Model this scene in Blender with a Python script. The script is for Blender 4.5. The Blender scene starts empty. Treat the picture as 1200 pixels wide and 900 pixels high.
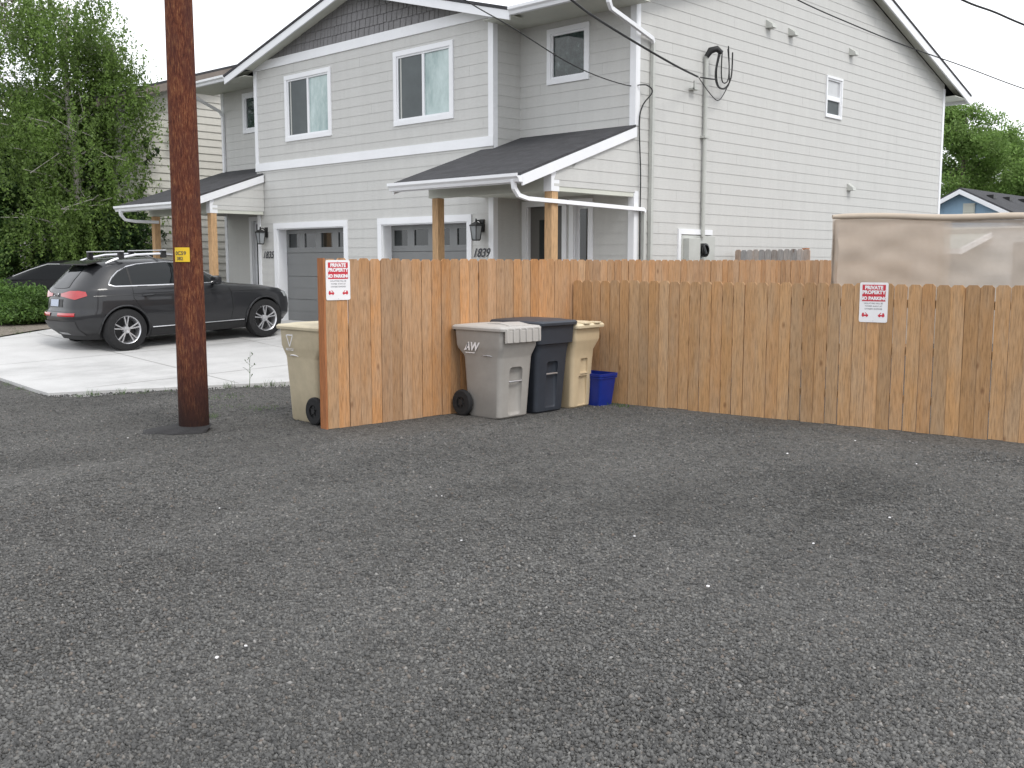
import bpy, bmesh, math, random
import numpy as np
from mathutils import Vector, Matrix
R = math.radians
random.seed(7); rng = np.random.default_rng(7)
S = bpy.context.scene
COL = S.collection

# ------------------------------------------------------------ camera, sky, sun, exposure
YAW = 43.7
cd = bpy.data.cameras.new('camera'); cam = bpy.data.objects.new('camera', cd); COL.objects.link(cam)
cam.location = (0, 0, 1.8)
cam.rotation_euler = (R(90) - math.atan(142/1195), 0, R(YAW))
cd.sensor_width = 36; cd.lens = 35.85; cd.clip_end = 800; cd.clip_start = .05
S.camera = cam
S.view_settings.view_transform = 'Standard'; S.view_settings.look = 'None'
S.view_settings.exposure = 0.52; S.view_settings.gamma = 1
SUN_EL, SUN_AZ = R(50), R(98)            # azimuth measured from +Y towards +X
w = bpy.data.worlds.new('World'); S.world = w; w.use_nodes = True
nt = w.node_tree; nt.nodes.clear()
out = nt.nodes.new('ShaderNodeOutputWorld'); bg = nt.nodes.new('ShaderNodeBackground')
sky = nt.nodes.new('ShaderNodeTexSky'); sky.sky_type = 'NISHITA'; sky.sun_disc = False
sky.sun_elevation = SUN_EL; sky.sun_rotation = SUN_AZ
mix = nt.nodes.new('ShaderNodeMix'); mix.data_type = 'RGBA'; mix.inputs[0].default_value = .88
tc = nt.nodes.new('ShaderNodeTexCoord'); mp = nt.nodes.new('ShaderNodeMapping'); mp.inputs['Scale'].default_value = (1, 1, 2.2)
nz = nt.nodes.new('ShaderNodeTexNoise'); nz.inputs['Scale'].default_value = 2.0; nz.inputs['Detail'].default_value = 5
rp = nt.nodes.new('ShaderNodeValToRGB')
rp.color_ramp.elements[0].position = .3; rp.color_ramp.elements[0].color = (10.0, 10.3, 10.9, 1)
rp.color_ramp.elements[1].position = .7; rp.color_ramp.elements[1].color = (13.0, 13.1, 13.3, 1)
L = nt.links.new
L(tc.outputs['Generated'], mp.inputs[0]); L(mp.outputs[0], nz.inputs['Vector']); L(nz.outputs['Fac'], rp.inputs[0])
L(sky.outputs[0], mix.inputs[6]); L(rp.outputs[0], mix.inputs[7]); L(mix.outputs[2], bg.inputs[0])
bg.inputs[1].default_value = .098; L(bg.outputs[0], out.inputs[0])
sl = bpy.data.lights.new('sun', 'SUN'); sl.energy = 1.1; sl.angle = R(16); sl.color = (1, .97, .92)
so = bpy.data.objects.new('sun', sl); COL.objects.link(so)
sd = Vector((math.sin(SUN_AZ)*math.cos(SUN_EL), math.cos(SUN_AZ)*math.cos(SUN_EL), math.sin(SUN_EL)))
so.rotation_euler = sd.to_track_quat('Z', 'Y').to_euler()

# ------------------------------------------------------------ helpers
def W(X, Y):                       # camera-frame metres (right, forward) -> world
    c, s = math.cos(R(YAW)), math.sin(R(YAW)); return (c*X - s*Y, s*X + c*Y)
def tag(o, label=None, cat=None, group=None, kind=None):
    if label: o['label'] = label
    if cat: o['category'] = cat
    if group: o['group'] = group
    if kind: o['kind'] = kind
    return o
def empty(name, loc, rz=0, rx=0):
    o = bpy.data.objects.new(name, None); COL.objects.link(o); o.location = loc; o.rotation_euler = (rx, 0, rz); o.empty_display_size = .2
    return o
def copy_tree(o, parent=None):
    c = o.copy(); COL.objects.link(c); c.parent = parent
    for ch in [k for k in list(COL.objects) if k.parent is o]: copy_tree(ch, c)
    return c
class MB:
    def __init__(s, m=None): s.v = []; s.f = []; s.m = m; s.mi = []; s.cm = 0
    def map(s, p): return s.m(*p) if s.m else p
    def add(s, vs, fs, raw=False):
        b = len(s.v); s.v += [tuple(p) if raw else tuple(s.map(p)) for p in vs]
        s.f += [tuple(b+i for i in f) for f in fs]; s.mi += [s.cm]*len(fs); return s
    def box(s, a0, a1, b0, b1, c0, c1):
        return s.add([(a0,b0,c0),(a1,b0,c0),(a1,b1,c0),(a0,b1,c0),(a0,b0,c1),(a1,b0,c1),(a1,b1,c1),(a0,b1,c1)],
              [(0,3,2,1),(4,5,6,7),(0,1,5,4),(1,2,6,5),(2,3,7,6),(3,0,4,7)])
    def quad(s, *p): return s.add(p, [tuple(range(len(p)))])
    def prism(s, pts, d):            # pts: polygon (3d), extruded by vector d
        n = len(pts); d = Vector(d)
        return s.add([tuple(p) for p in pts] + [tuple(Vector(p)+d) for p in pts],
              [tuple(range(n))[::-1], tuple(range(n, 2*n))] + [(i, (i+1) % n, (i+1) % n+n, i+n) for i in range(n)])
    def tube(s, pts, r, n=8, caps=True, tw=0):
        pts = [Vector(s.map(p)) for p in pts]; rs = r if isinstance(r, (list, tuple)) else [r]*len(pts)
        vs = []; up = Vector((0, 0, 1)); prev = None
        for i, p in enumerate(pts):
            t = (pts[min(i+1, len(pts)-1)] - pts[max(i-1, 0)]).normalized()
            if prev is None:
                a = t.cross(up)
                if a.length < .05: a = t.cross(Vector((1, 0, 0)))
            else: a = prev - t*prev.dot(t)
            a.normalize(); prev = a; b = t.cross(a)
            for k in range(n):
                q = 2*math.pi*k/n + tw; vs.append(p + (a*math.cos(q) + b*math.sin(q))*rs[i])
        fs = [(i*n+k, i*n+(k+1) % n, (i+1)*n+(k+1) % n, (i+1)*n+k) for i in range(len(pts)-1) for k in range(n)]
        if caps: fs += [tuple(range(n))[::-1], tuple(range((len(pts)-1)*n, len(pts)*n))]
        return s.add(vs, fs, raw=True)
    def lathe(s, prof, ax='x', n=32, c=(0, 0, 0)):     # prof: (offset along axis, radius)
        vs = []
        for (h, r) in prof:
            for k in range(n):
                q = 2*math.pi*k/n; a, b = r*math.cos(q), r*math.sin(q)
                p = (h, a, b) if ax == 'x' else ((b, h, a) if ax == 'y' else (a, b, h))
                vs.append((p[0]+c[0], p[1]+c[1], p[2]+c[2]))
        fs = [(i*n+k, i*n+(k+1) % n, (i+1)*n+(k+1) % n, (i+1)*n+k) for i in range(len(prof)-1) for k in range(n)]
        return s.add(vs, fs)
    def text(s, txt, size, at, d, shear=0, flip=1, align='CENTER', bold=0):
        cu = bpy.data.curves.new('t', 'FONT'); cu.body = txt; cu.size = size; cu.shear = shear; cu.align_x = align; cu.offset = bold; cu.extrude = 0
        cu.resolution_u = 3
        ob = bpy.data.objects.new('t', cu); COL.objects.link(ob)
        dg = bpy.context.evaluated_depsgraph_get(); me = ob.evaluated_get(dg).to_mesh()
        vs = [(at[0]+flip*v.co.x, at[1]+v.co.y, d) for v in me.vertices]; fs = [tuple(p.vertices) for p in me.polygons]
        s.add(vs, fs); bpy.data.objects.remove(ob); bpy.data.curves.remove(cu); return s
    def build(s, name, mats, parent=None, off=None, smooth=False, bevel=0, fix=True):
        me = bpy.data.meshes.new(name); o3 = Vector(off) if off is not None else Vector((0, 0, 0))
        me.from_pydata([tuple(Vector(v)-o3) for v in s.v], [], s.f)
        if not isinstance(mats, (list, tuple)): mats = [mats]
        for m in mats: me.materials.append(m)
        me.polygons.foreach_set('material_index', s.mi)
        if fix:
            bm = bmesh.new(); bm.from_mesh(me)
            if smooth: bmesh.ops.remove_doubles(bm, verts=bm.verts, dist=1e-5)
            bmesh.ops.recalc_face_normals(bm, faces=bm.faces); bm.to_mesh(me); bm.free()
        if smooth:
            me.polygons.foreach_set('use_smooth', [True]*len(me.polygons))
            try: me.set_sharp_from_angle(angle=R(38))
            except Exception: pass
        o = bpy.data.objects.new(name, me); COL.objects.link(o)
        if parent: o.parent = parent
        if bevel:
            b = o.modifiers.new('b', 'BEVEL'); b.width = bevel; b.segments = 2; b.limit_method = 'ANGLE'; b.angle_limit = R(40)
        return o
def apply_mods(o):
    dg = bpy.context.evaluated_depsgraph_get(); me = bpy.data.meshes.new_from_object(o.evaluated_get(dg)); o.modifiers.clear(); o.data = me; return o
def cut(o, cutter):
    m = o.modifiers.new('c', 'BOOLEAN'); m.operation = 'DIFFERENCE'; m.solver = 'EXACT'; m.object = cutter
    apply_mods(o); bpy.data.objects.remove(cutter)
def face_attr(o, vals, name='rnd'):
    a = o.data.attributes.new(name, 'FLOAT', 'FACE'); a.data.foreach_set('value', vals)

# ------------------------------------------------------------ materials
class N:
    def __init__(s, name):
        s.m = bpy.data.materials.new(name); s.m.use_nodes = True; s.t = s.m.node_tree; s.b = s.t.nodes['Principled BSDF']; s.o = s.t.nodes['Material Output']
    def n(s, ty, **k):
        x = s.t.nodes.new(ty)
        for a, b in k.items():
            if hasattr(x, a) and a not in ('inputs',): setattr(x, a, b)
        return x
    def l(s, a, b): s.t.links.new(a, b)
    def co(s, which='Object', scale=(1, 1, 1), rot=(0, 0, 0)):
        c = s.n('ShaderNodeTexCoord'); m = s.n('ShaderNodeMapping'); m.inputs['Scale'].default_value = scale; m.inputs['Rotation'].default_value = rot
        s.l(c.outputs[which], m.inputs[0]); return m.outputs[0]
    def noise(s, sc, v=None, det=4, rough=.6, out='Fac'):
        x = s.n('ShaderNodeTexNoise'); x.inputs['Scale'].default_value = sc; x.inputs['Detail'].default_value = det; x.inputs['Roughness'].default_value = rough
        if v is not None: s.l(v, x.inputs['Vector'])
        return x.outputs[out]
    def ramp(s, fac, stops):
        r = s.n('ShaderNodeValToRGB'); e = r.color_ramp.elements
        while len(e) < len(stops): e.new(.5)
        for i, (p, c) in enumerate(stops): e[i].position = p; e[i].color = (c, c, c, 1) if isinstance(c, (int, float)) else (*c, 1)
        s.l(fac, r.inputs[0]); return r.outputs[0]
    def mix(s, f, a, b, mode='MIX'):
        x = s.n('ShaderNodeMix'); x.data_type = 'RGBA'; x.blend_type = mode
        for i, q in ((0, f), (6, a), (7, b)):
            if isinstance(q, (int, float)): x.inputs[i].default_value = q if i == 0 else (q, q, q, 1)
            elif isinstance(q, tuple): x.inputs[i].default_value = (*q, 1)
            else: s.l(q, x.inputs[i])
        return x.outputs[2]
    def bump(s, h, st=.3, d=.01, nrm=None):
        x = s.n('ShaderNodeBump'); x.inputs['Strength'].default_value = st; x.inputs['Distance'].default_value = d; s.l(h, x.inputs['Height'])
        if nrm is not None: s.l(nrm, x.inputs['Normal'])
        s.l(x.outputs[0], s.b.inputs['Normal']); return x.outputs[0]
    def set(s, col=None, rough=None, metal=None, spec=None, coat=None):
        if col is not None:
            if isinstance(col, tuple): s.b.inputs['Base Color'].default_value = (*col, 1)
            else: s.l(col, s.b.inputs['Base Color'])
        if rough is not None: s.b.inputs['Roughness'].default_value = rough
        if metal is not None: s.b.inputs['Metallic'].default_value = metal
        if spec is not None: s.b.inputs['Specular IOR Level'].default_value = spec
        if coat is not None: s.b.inputs['Coat Weight'].default_value = coat; s.b.inputs['Coat Roughness'].default_value = .05
        return s.m
def paint(name, c, rough=.55, var=.08, sc=3, spec=.4, metal=0, coat=0, bump=0):
    n = N(name); v = n.co(); f = n.noise(sc, v, 6, .65)
    lo = tuple(x*(1-var) for x in c); hi = tuple(min(x*(1+var*.6), .95) for x in c)
    if bump: n.bump(n.noise(sc*40, v, 3), bump, .004)
    return n.set(n.ramp(f, [(.3, lo), (.7, hi)]), rough, metal, spec, coat)
def streaked(name, c, rough=.6, var=.06):   # painted siding with faint vertical weathering
    n = N(name); v = n.co(scale=(3, 3, .35)); f = n.noise(1.6, v, 6, .7); g = n.noise(26, n.co(scale=(.6, .6, 4)), 4)
    a = n.ramp(f, [(.3, tuple(x*(1-var) for x in c)), (.7, tuple(x*(1+var*.5) for x in c))])
    n.bump(g, .25, .003)
    return n.set(n.mix(.12, a, n.ramp(g, [(.3, .35), (.7, .8)])), rough, 0, .35)
M = {}
M['siding'] = streaked('grey_siding', (.555, .553, .530))
M['siding2'] = streaked('beige_siding', (.62, .60, .54))
M['siding_w'] = streaked('white_siding', (.72, .73, .72))
M['siding_b'] = streaked('blue_siding', (.24, .40, .55))
M['shake'] = streaked('dark_shakes', (.185, .18, .185), .8, .2)
M['white'] = paint('white_trim', (.83, .84, .86), .45, .04, 2)
M['soffit'] = paint('soffit_paint', (.60, .61, .54), .6, .06)
M['garage'] = paint('grey_garage_door', (.20, .205, .205), .5, .05, 2, bump=.15)
M['doorp'] = paint('taupe_door', (.13, .125, .115), .45, .05)
M['black'] = paint('black_metal', (.015, .015, .015), .4, .2)
M['rubber'] = paint('tyre_rubber', (.018, .018, .019), .85, .3, 30)
M['blackp'] = paint('black_plastic', (.022, .022, .023), .6, .2, 20)
M['greyp'] = paint('grey_conduit', (.50, .51, .48), .5, .08)
M['chrome'] = paint('chrome', (.75, .75, .77), .18, .03, metal=1)
M['alu'] = paint('alloy', (.66, .66, .68), .3, .05, metal=.85)
M['carpaint'] = paint('dark_grey_car_paint', (.016, .0165, .019), .40, .04, spec=.35, metal=.1, coat=.7)
M['carblack'] = paint('black_car_paint', (.004, .004, .005), .4, .04, coat=.4)
M['glass'] = paint('dark_window_glass', (.012, .016, .016), .04, .1, spec=.7)
M['tint'] = paint('tinted_car_glass', (.006, .008, .009), .03, .1, spec=.42)
def pane_mat():  # pale mottled teal: sky reflection painted into the pane colour
    n = N('pane_painted_sky'); v = n.co(scale=(1, 1, .4)); f = n.noise(2.2, v, 5, .7)
    return n.set(n.ramp(f, [(.3, (.22, .32, .31)), (.7, (.52, .63, .62))]), .07, 0, .8)
M['pane'] = pane_mat()
def pane_dark():
    n = N('dark_reflecting_pane'); f = n.noise(7, n.co(), 6, .75)
    return n.set(n.ramp(f, [(.42, (.012, .022, .022)), (.62, (.05, .075, .07)), (.75, (.2, .25, .25))]), .05, 0, .6)
M['paned'] = pane_dark()
M['screen'] = paint('insect_screen', (.10, .115, .118), .55, .25, 1.2)
M['red'] = paint('red_lens', (.42, .006, .010), .12, .1, spec=.7, coat=1)
M['signred'] = paint('sign_red', (.55, .03, .05), .45, .06)
M['signwhite'] = paint('sign_white', (.80, .79, .80), .4, .04)
M['ink'] = paint('black_ink', (.05, .05, .06), .5, .1)
M['yellow'] = paint('yellow_tag', (.72, .48, .02), .45, .12)
M['plate'] = paint('plate_face', (.45, .5, .6), .4, .25, 60)
M['blue'] = paint('blue_plastic', (.008, .025, .22), .4, .12, 8)
M['cgrey'] = paint('grey_cart_plastic', (.325, .308, .285), .55, .10, 5, bump=.1)
M['cgreyl'] = paint('grey_lid_plastic', (.44, .42, .395), .5, .08, 5, bump=.1)
M['cdark'] = paint('charcoal_cart_plastic', (.034, .040, .052), .5, .15, 5, bump=.1)
M['cdarkl'] = paint('charcoal_lid_plastic', (.045, .052, .066), .42, .15, 5, bump=.1)
M['ctan'] = paint('tan_cart_plastic', (.54, .43, .28), .55, .07, 5, bump=.1)
M['ctanl'] = paint('tan_lid_plastic', (.66, .56, .39), .5, .06, 5, bump=.1)
M['ctan2'] = paint('dull_tan_cart_plastic', (.50, .43, .30), .6, .12, 5, bump=.1)
M['ctan2l'] = paint('dull_tan_lid_plastic', (.60, .53, .38), .55, .1, 5, bump=.1)
def roofing():
    n = N('asphalt_shingles'); v = n.co()
    b = n.n('ShaderNodeTexBrick'); b.inputs['Scale'].default_value = 1; b.inputs['Brick Width'].default_value = .3; b.inputs['Row Height'].default_value = .14
    b.inputs['Mortar Size'].default_value = .006; b.inputs['Color1'].default_value = (.04, .04, .05, 1); b.inputs['Color2'].default_value = (.075, .075, .09, 1); b.inputs['Mortar'].default_value = (.03, .03, .034, 1)
    n.l(v, b.inputs[0]); f = n.noise(90, v, 3, .8); g = n.noise(6, v)
    c = n.mix(.5, b.outputs[0], n.ramp(f, [(.3, .018), (.7, .11)])); c = n.mix(.3, c, n.ramp(g, [(.3, .035), (.7, .09)]))
    n.bump(f, .5, .006); return n.set(c, .9, 0, .2)
M['roof'] = roofing()
def gravel(name='gravel_ground', stones=False):
    n = N(name); g = n.n('ShaderNodeNewGeometry'); P = g.outputs['Position']
    if stones:
        r = g.outputs['Random Per Island']
        c = n.ramp(r, [(0, (.040, .040, .038)), (.25, (.082, .081, .077)), (.55, (.122, .120, .114)), (.8, (.175, .172, .163)), (.93, (.215, .21, .195)), (.975, (.17, .13, .10)), (1, (.38, .37, .35))])
        f = n.noise(220, P, 3, .7)
        c = n.mix(.35, c, n.ramp(f, [(.3, .06), (.7, .20)]))
        lo = n.noise(.55, n.co('Object', (1, .45, 1), (0, 0, R(20))), 5, .6); c = n.mix(1.0, c, n.ramp(lo, [(.32, .66), (.5, .92), (.68, 1.08)]), 'MULTIPLY')
        return n.set(c, .85, 0, .25)
    col = None; hs = None
    w0 = n.noise(9, P, 3, .6, 'Color'); ms = n.n('ShaderNodeVectorMath'); ms.operation = 'MULTIPLY_ADD'
    n.l(w0, ms.inputs[0]); ms.inputs[1].default_value = (.02, .02, .0); n.l(P, ms.inputs[2])
    v1 = n.n('ShaderNodeTexVoronoi'); v1.inputs['Scale'].default_value = 62; n.l(ms.outputs[0], v1.inputs['Vector'])
    v2 = n.n('ShaderNodeTexVoronoi'); v2.inputs['Scale'].default_value = 135; n.l(ms.outputs[0], v2.inputs['Vector'])
    sp = n.n('ShaderNodeSeparateColor'); n.l(v1.outputs['Color'], sp.inputs[0]); sp2 = n.n('ShaderNodeSeparateColor'); n.l(v2.outputs['Color'], sp2.inputs[0])
    a = n.ramp(sp.outputs[0], [(0, (.035, .034, .032)), (.4, (.088, .086, .081)), (.75, (.15, .147, .14)), (.97, (.20, .196, .187)), (1, (.40, .37, .33))])
    b = n.ramp(sp2.outputs[0], [(0, (.03, .029, .027)), (.5, (.11, .108, .102)), (.9, (.175, .17, .162)), (1, (.28, .25, .21))])
    c = n.mix(.5, a, b)
    # dark clumps painting in the shade of pits between stones, packed lighter wheel tracks
    lo = n.noise(.55, n.co('Object', (1, .45, 1), (0, 0, R(20))), 5, .6)
    c = n.mix(1.0, c, n.ramp(lo, [(.32, .74), (.5, 1.0), (.68, 1.17)]), 'MULTIPLY')
    m2 = n.noise(5, P, 5, .7); c = n.mix(1.0, c, n.ramp(m2, [(.3, .86), (.7, 1.12)]), 'MULTIPLY')
    m3 = n.noise(13, n.co('Object', (1, .8, 1), (0, 0, R(30))), 4, .7); c = n.mix(1.0, c, n.ramp(m3, [(.36, .55), (.47, 1.0), (.6, 1.0), (.75, 1.12)]), 'MULTIPLY')
    h = n.mix(.5, v1.outputs['Distance'], v2.outputs['Distance'])
    n.bump(h, 1.0, -.014); return n.set(c, .9, 0, .2)
M['gravel'] = gravel(); M['stones'] = gravel('gravel_stone', True)
M['gravel_shadow'] = paint('pole_shadow_gravel', (.026, .025, .026), .8, .4, 60, bump=.8)  # dark tone paints the pole's soft shadow into the gravel colour
def concrete():
    n = N('pale_concrete'); v = n.co(); f = n.noise(1.3, v, 6, .6); g = n.noise(70, v, 3)
    c = n.mix(.2, n.ramp(f, [(.3, (.47, .465, .455)), (.7, (.58, .575, .565))]), n.ramp(g, [(.3, .4), (.7, .7)]))
    st = n.noise(.7, n.co('Object', (1, .5, 1)), 7, .72); c = n.mix(1, c, n.ramp(st, [(.34, .80), (.5, 1.0), (.7, 1.03)]), 'MULTIPLY')
    n.bump(g, .15, .003); return n.set(c, .85, 0, .2)
M['concrete'] = concrete()
M['soil'] = paint('bare_soil', (.22, .19, .16), .95, .35, 14, bump=.8)
def cedar(name, pal, grey=(.30, .27, .24), gv=.5):
    n = N(name); at = n.n('ShaderNodeAttribute'); at.attribute_name = 'rnd'; r = at.outputs['Fac']
    g = n.n('ShaderNodeNewGeometry'); P = g.outputs['Position']
    sh = n.n('ShaderNodeVectorMath'); sh.operation = 'MULTIPLY_ADD'; cb = n.n('ShaderNodeCombineXYZ'); n.l(r, cb.inputs[2]); n.l(cb.outputs[0], sh.inputs[0]); sh.inputs[1].default_value = (0, 0, 37); n.l(P, sh.inputs[2])
    m = n.n('ShaderNodeMapping'); m.inputs['Scale'].default_value = (1, 1, .09); n.l(sh.outputs[0], m.inputs[0])
    grain = n.noise(75, m.outputs[0], 4, .65)
    m2 = n.n('ShaderNodeMapping'); m2.inputs['Scale'].default_value = (1, 1, .22); n.l(sh.outputs[0], m2.inputs[0])
    blot = n.noise(5.5, m2.outputs[0], 5, .65)
    base = n.ramp(r, [(i/(len(pal)-1), c) for i, c in enumerate(pal)])
    c = n.mix(n.ramp(blot, [(.40, 0.0), (.68, gv)]), base, grey)
    c = n.mix(1, c, n.ramp(grain, [(.3, .66), (.5, 1.0), (.72, 1.22)]), 'MULTIPLY')
    wn = n.n('ShaderNodeTexWhiteNoise'); wn.noise_dimensions = '1D'; n.l(r, wn.inputs['W']); c = n.mix(1, c, n.ramp(wn.outputs['Value'], [(0, .82), (1, 1.12)]), 'MULTIPLY')
    kv = n.n('ShaderNodeMapping'); kv.inputs['Scale'].default_value = (1, 1, .55); n.l(sh.outputs[0], kv.inputs[0])
    vo = n.n('ShaderNodeTexVoronoi'); vo.inputs['Scale'].default_value = 3.6; n.l(kv.outputs[0], vo.inputs['Vector'])
    c = n.mix(n.ramp(vo.outputs['Distance'], [(.03, .7), (.10, 0.0)]), c, (.16, .075, .035))
    # splash-stained foot of the boards
    sx = n.n('ShaderNodeSeparateXYZ'); n.l(P, sx.inputs[0])
    n.bump(grain, .35, .004); return n.set(c, .8, 0, .25)
M['cedar'] = cedar('cedar_boards', [(.39, .215, .105), (.42, .235, .115), (.38, .225, .125), (.45, .235, .105), (.40, .235, .125), (.46, .225, .09), (.41, .25, .135)], (.40, .28, .185), .6)
M['cedar2'] = cedar('weathered_cedar_boards', [(.45, .25, .115), (.43, .25, .12), (.48, .27, .12), (.43, .265, .14), (.48, .245, .10), (.42, .26, .135), (.46, .28, .145)], (.42, .30, .195), .6)
M['post'] = cedar('orange_post', [(.42, .16, .06), (.45, .18, .07)], (.36, .17, .09), .4)
M['fir'] = cedar('fir_post', [(.62, .40, .22), (.60, .37, .19)], (.55, .36, .2), .4)
M['oldwood'] = cedar('grey_old_boards', [(.55, .38, .27), (.46, .42, .39), (.52, .48, .46), (.45, .44, .44)], (.45, .45, .45), .7)
def polemat():
    n = N('creosoted_pole'); g = n.n('ShaderNodeNewGeometry'); P = g.outputs['Position']
    m = n.n('ShaderNodeMapping'); m.inputs['Scale'].default_value = (1, 1, .17); n.l(P, m.inputs[0])
    a = n.noise(70, m.outputs[0], 6, .75); m3 = n.n('ShaderNodeMapping'); m3.inputs['Scale'].default_value = (1, 1, .3); n.l(P, m3.inputs[0])
    b = n.noise(7, m3.outputs[0], 5, .65)
    c = n.ramp(a, [(.32, (.022, .010, .009)), (.44, (.115, .036, .022)), (.55, (.19, .068, .036)), (.65, (.31, .15, .07)), (.75, (.50, .32, .17))])
    c = n.mix(n.ramp(b, [(.42, 0.0), (.62, .6)]), c, (.07, .028, .026))
    sx = n.n('ShaderNodeSeparateXYZ'); n.l(P, sx.inputs[0])
    c = n.mix(n.ramp(sx.outputs[2], [(.10, .9), (.95, 0.0)]), c, (.022, .013, .012))     # tar at the foot
    n.bump(a, 1.0, .02); return n.set(c, .85, 0, .15)
M['pole'] = polemat()
def leafmat(name, cols, tr=.35):
    n = N(name); g = n.n('ShaderNodeNewGeometry'); r = g.outputs['Random Per Island']; P = g.outputs['Position']
    f = n.noise(1.1, P, 3, .6)
    c = n.ramp(r, [(i/(len(cols)-1), c) for i, c in enumerate(cols)])
    c = n.mix(1, c, n.ramp(f, [(.32, .62), (.68, 1.35)]), 'MULTIPLY')
    n.set(c, .55, 0, .3)
    t = n.n('ShaderNodeBsdfTranslucent'); n.l(c, t.inputs[0]); m = n.n('ShaderNodeMixShader'); m.inputs[0].default_value = tr
    n.l(n.b.outputs[0], m.inputs[1]); n.l(t.outputs[0], m.inputs[2]); n.l(m.outputs[0], n.o.inputs[0]); return n.m
M['leaf_birch'] = leafmat('birch_leaves', [(.10, .165, .04), (.15, .24, .055), (.20, .30, .075), (.13, .19, .07)], .5)
M['leaf_dark'] = leafmat('dark_leaves', [(.028, .06, .022), (.045, .09, .028), (.065, .12, .038)], .3)
M['leaf_mid'] = leafmat('mid_leaves', [(.06, .12, .03), (.09, .17, .045), (.12, .21, .06)], .4)
M['leaf_red'] = leafmat('reddish_leaves', [(.10, .12, .06), (.13, .10, .07), (.08, .12, .05)], .3)
M['leaf_far'] = leafmat('fresh_leaves', [(.13, .22, .055), (.18, .29, .075), (.23, .34, .10)], .5)
M['leaf_jun'] = leafmat('juniper_needles', [(.05, .10, .025), (.09, .17, .035), (.13, .23, .05)], .2)
M['bark'] = paint('bark', (.17, .14, .115), .9, .4, 9, bump=.6)
M['birchbark'] = paint('birch_bark', (.42, .40, .36), .8, .35, 9, bump=.4)
def cloth():
    n = N('tan_shade_cloth'); v = n.co(); f = n.noise(2.5, v, 3); wv = n.noise(260, v, 2)
    c = n.ramp(f, [(.3, (.58, .50, .42)), (.7, (.66, .57, .49))]); n.set(c, .85, 0, .1); n.bump(wv, .2, .002)
    t = n.n('ShaderNodeBsdfTransparent'); m = n.n('ShaderNodeMixShader'); m.inputs[0].default_value = .34
    d = n.n('ShaderNodeBsdfTranslucent'); n.l(c, d.inputs[0]); m0 = n.n('ShaderNodeMixShader'); m0.inputs[0].default_value = .35
    n.l(n.b.outputs[0], m0.inputs[1]); n.l(d.outputs[0], m0.inputs[2])
    n.l(m0.outputs[0], m.inputs[1]); n.l(t.outputs[0], m.inputs[2]); n.l(m.outputs[0], n.o.inputs[0]); return n.m
M['cloth'] = cloth()
M['cloth_s'] = paint('tan_cloth_solid', (.47, .40, .325), .9, .08, 3)

# ------------------------------------------------------------ ground
def sstep(a, b, x): t = min(max((x-a)/(b-a), 0), 1); return t*t*(3-2*t)
GQ = [(15.3, 0), (19.17, .23), (20.5, .33), (22.5, .42), (25, .5)]
def gz(x, y):
    q = -.902*x + .431*y; z = float(np.interp(q, [a for a, b in GQ], [b for a, b in GQ]))
    if y > 11.2 and x < -10: k = sstep(11.2, 12.8, y)*sstep(10, 11, -x); z = z*(1-k) + .5*k
    return z
xs = sorted(set([-400, -250, -120, -70, -45] + [round(-34 + .5*i, 2) for i in range(82)] + [12, 20, 40, 90, 200, 400]))
ys = sorted(set([-300, -120, -40, -15, -6, -3] + [round(-2 + .5*i, 2) for i in range(58)] + [30, 36, 50, 80, 150, 300, 500]))
DRV = [(-14.12, 5.61), (-19.3, 5.58), (-20.23, 7.2), (-21.4, 8.9), (-21.9, 10.5), (-22.3, 12.6), (-20.2, 13.05), (-12.7, 13.05), (-12.2, 11.0), (-12.87, 8.65)]
def inpoly(x, y, P):
    c = False; n = len(P)
    for i in range(n):
        (x1, y1), (x2, y2) = P[i], P[(i+1) % n]
        if (y1 > y) != (y2 > y) and x < (x2-x1)*(y-y1)/(y2-y1)+x1: c = not c
    return c
g = MB()
vs = []
for y in ys:
    for x in xs:
        z = gz(x, y)
        if -24 < x < -11 and 5 < y < 14: z -= .05*(1 if inpoly(x, y, DRV) else 0)
        b = .012*math.sin(x*1.7+y*.6)*math.sin(y*1.3-x*.4) if (abs(x) < 9 and -2 < y < 10) else 0
        vs.append((x, y, z + b))
nx = len(xs)
g.add(vs, [(j*nx+i, j*nx+i+1, (j+1)*nx+i+1, (j+1)*nx+i) for j in range(len(ys)-1) for i in range(nx-1)])
tag(g.build('gravel_ground', M['gravel'], smooth=True), kind='structure')
# driveway slab with joints
bm = bmesh.new()
top = [bm.verts.new((x, y, 0)) for x, y in DRV]; bm.faces.new(top)
for k in range(1, 14):
    for co, no in (((0, 5+.6*k, 0), (0, 1, 0)), ((-11.5-.75*k, 0, 0), (1, 0, 0))):
        bmesh.ops.bisect_plane(bm, geom=bm.verts[:]+bm.edges[:]+bm.faces[:], plane_co=co, plane_no=no)
r = bmesh.ops.extrude_face_region(bm, geom=bm.faces[:])
tv = [e for e in r['geom'] if isinstance(e, bmesh.types.BMVert)]; tset = set(tv)
for v in bm.verts: v.co.z = gz(v.co.x, v.co.y) + (.035 if v in tset else -.12)
bmesh.ops.recalc_face_normals(bm, faces=bm.faces)
me = bpy.data.meshes.new('driveway'); bm.to_mesh(me); bm.free(); me.materials.append(M['concrete'])
dr = bpy.data.objects.new('driveway', me); COL.objects.link(dr); tag(dr, kind='structure')
def strip_on(name, P0, P1, w0, mat, dz, n=24):
    m = MB(); p0, p1 = Vector(P0), Vector(P1); d = (p1-p0).normalized(); s = Vector((-d.y, d.x))*w0/2; vs = []
    for i in range(n+1):
        p = p0.lerp(p1, i/n)
        for q in (p-s, p+s): vs.append((q.x, q.y, gz(q.x, q.y)+dz))
    m.add(vs, [(2*i, 2*i+1, 2*i+3, 2*i+2) for i in range(n)]); return m
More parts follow.
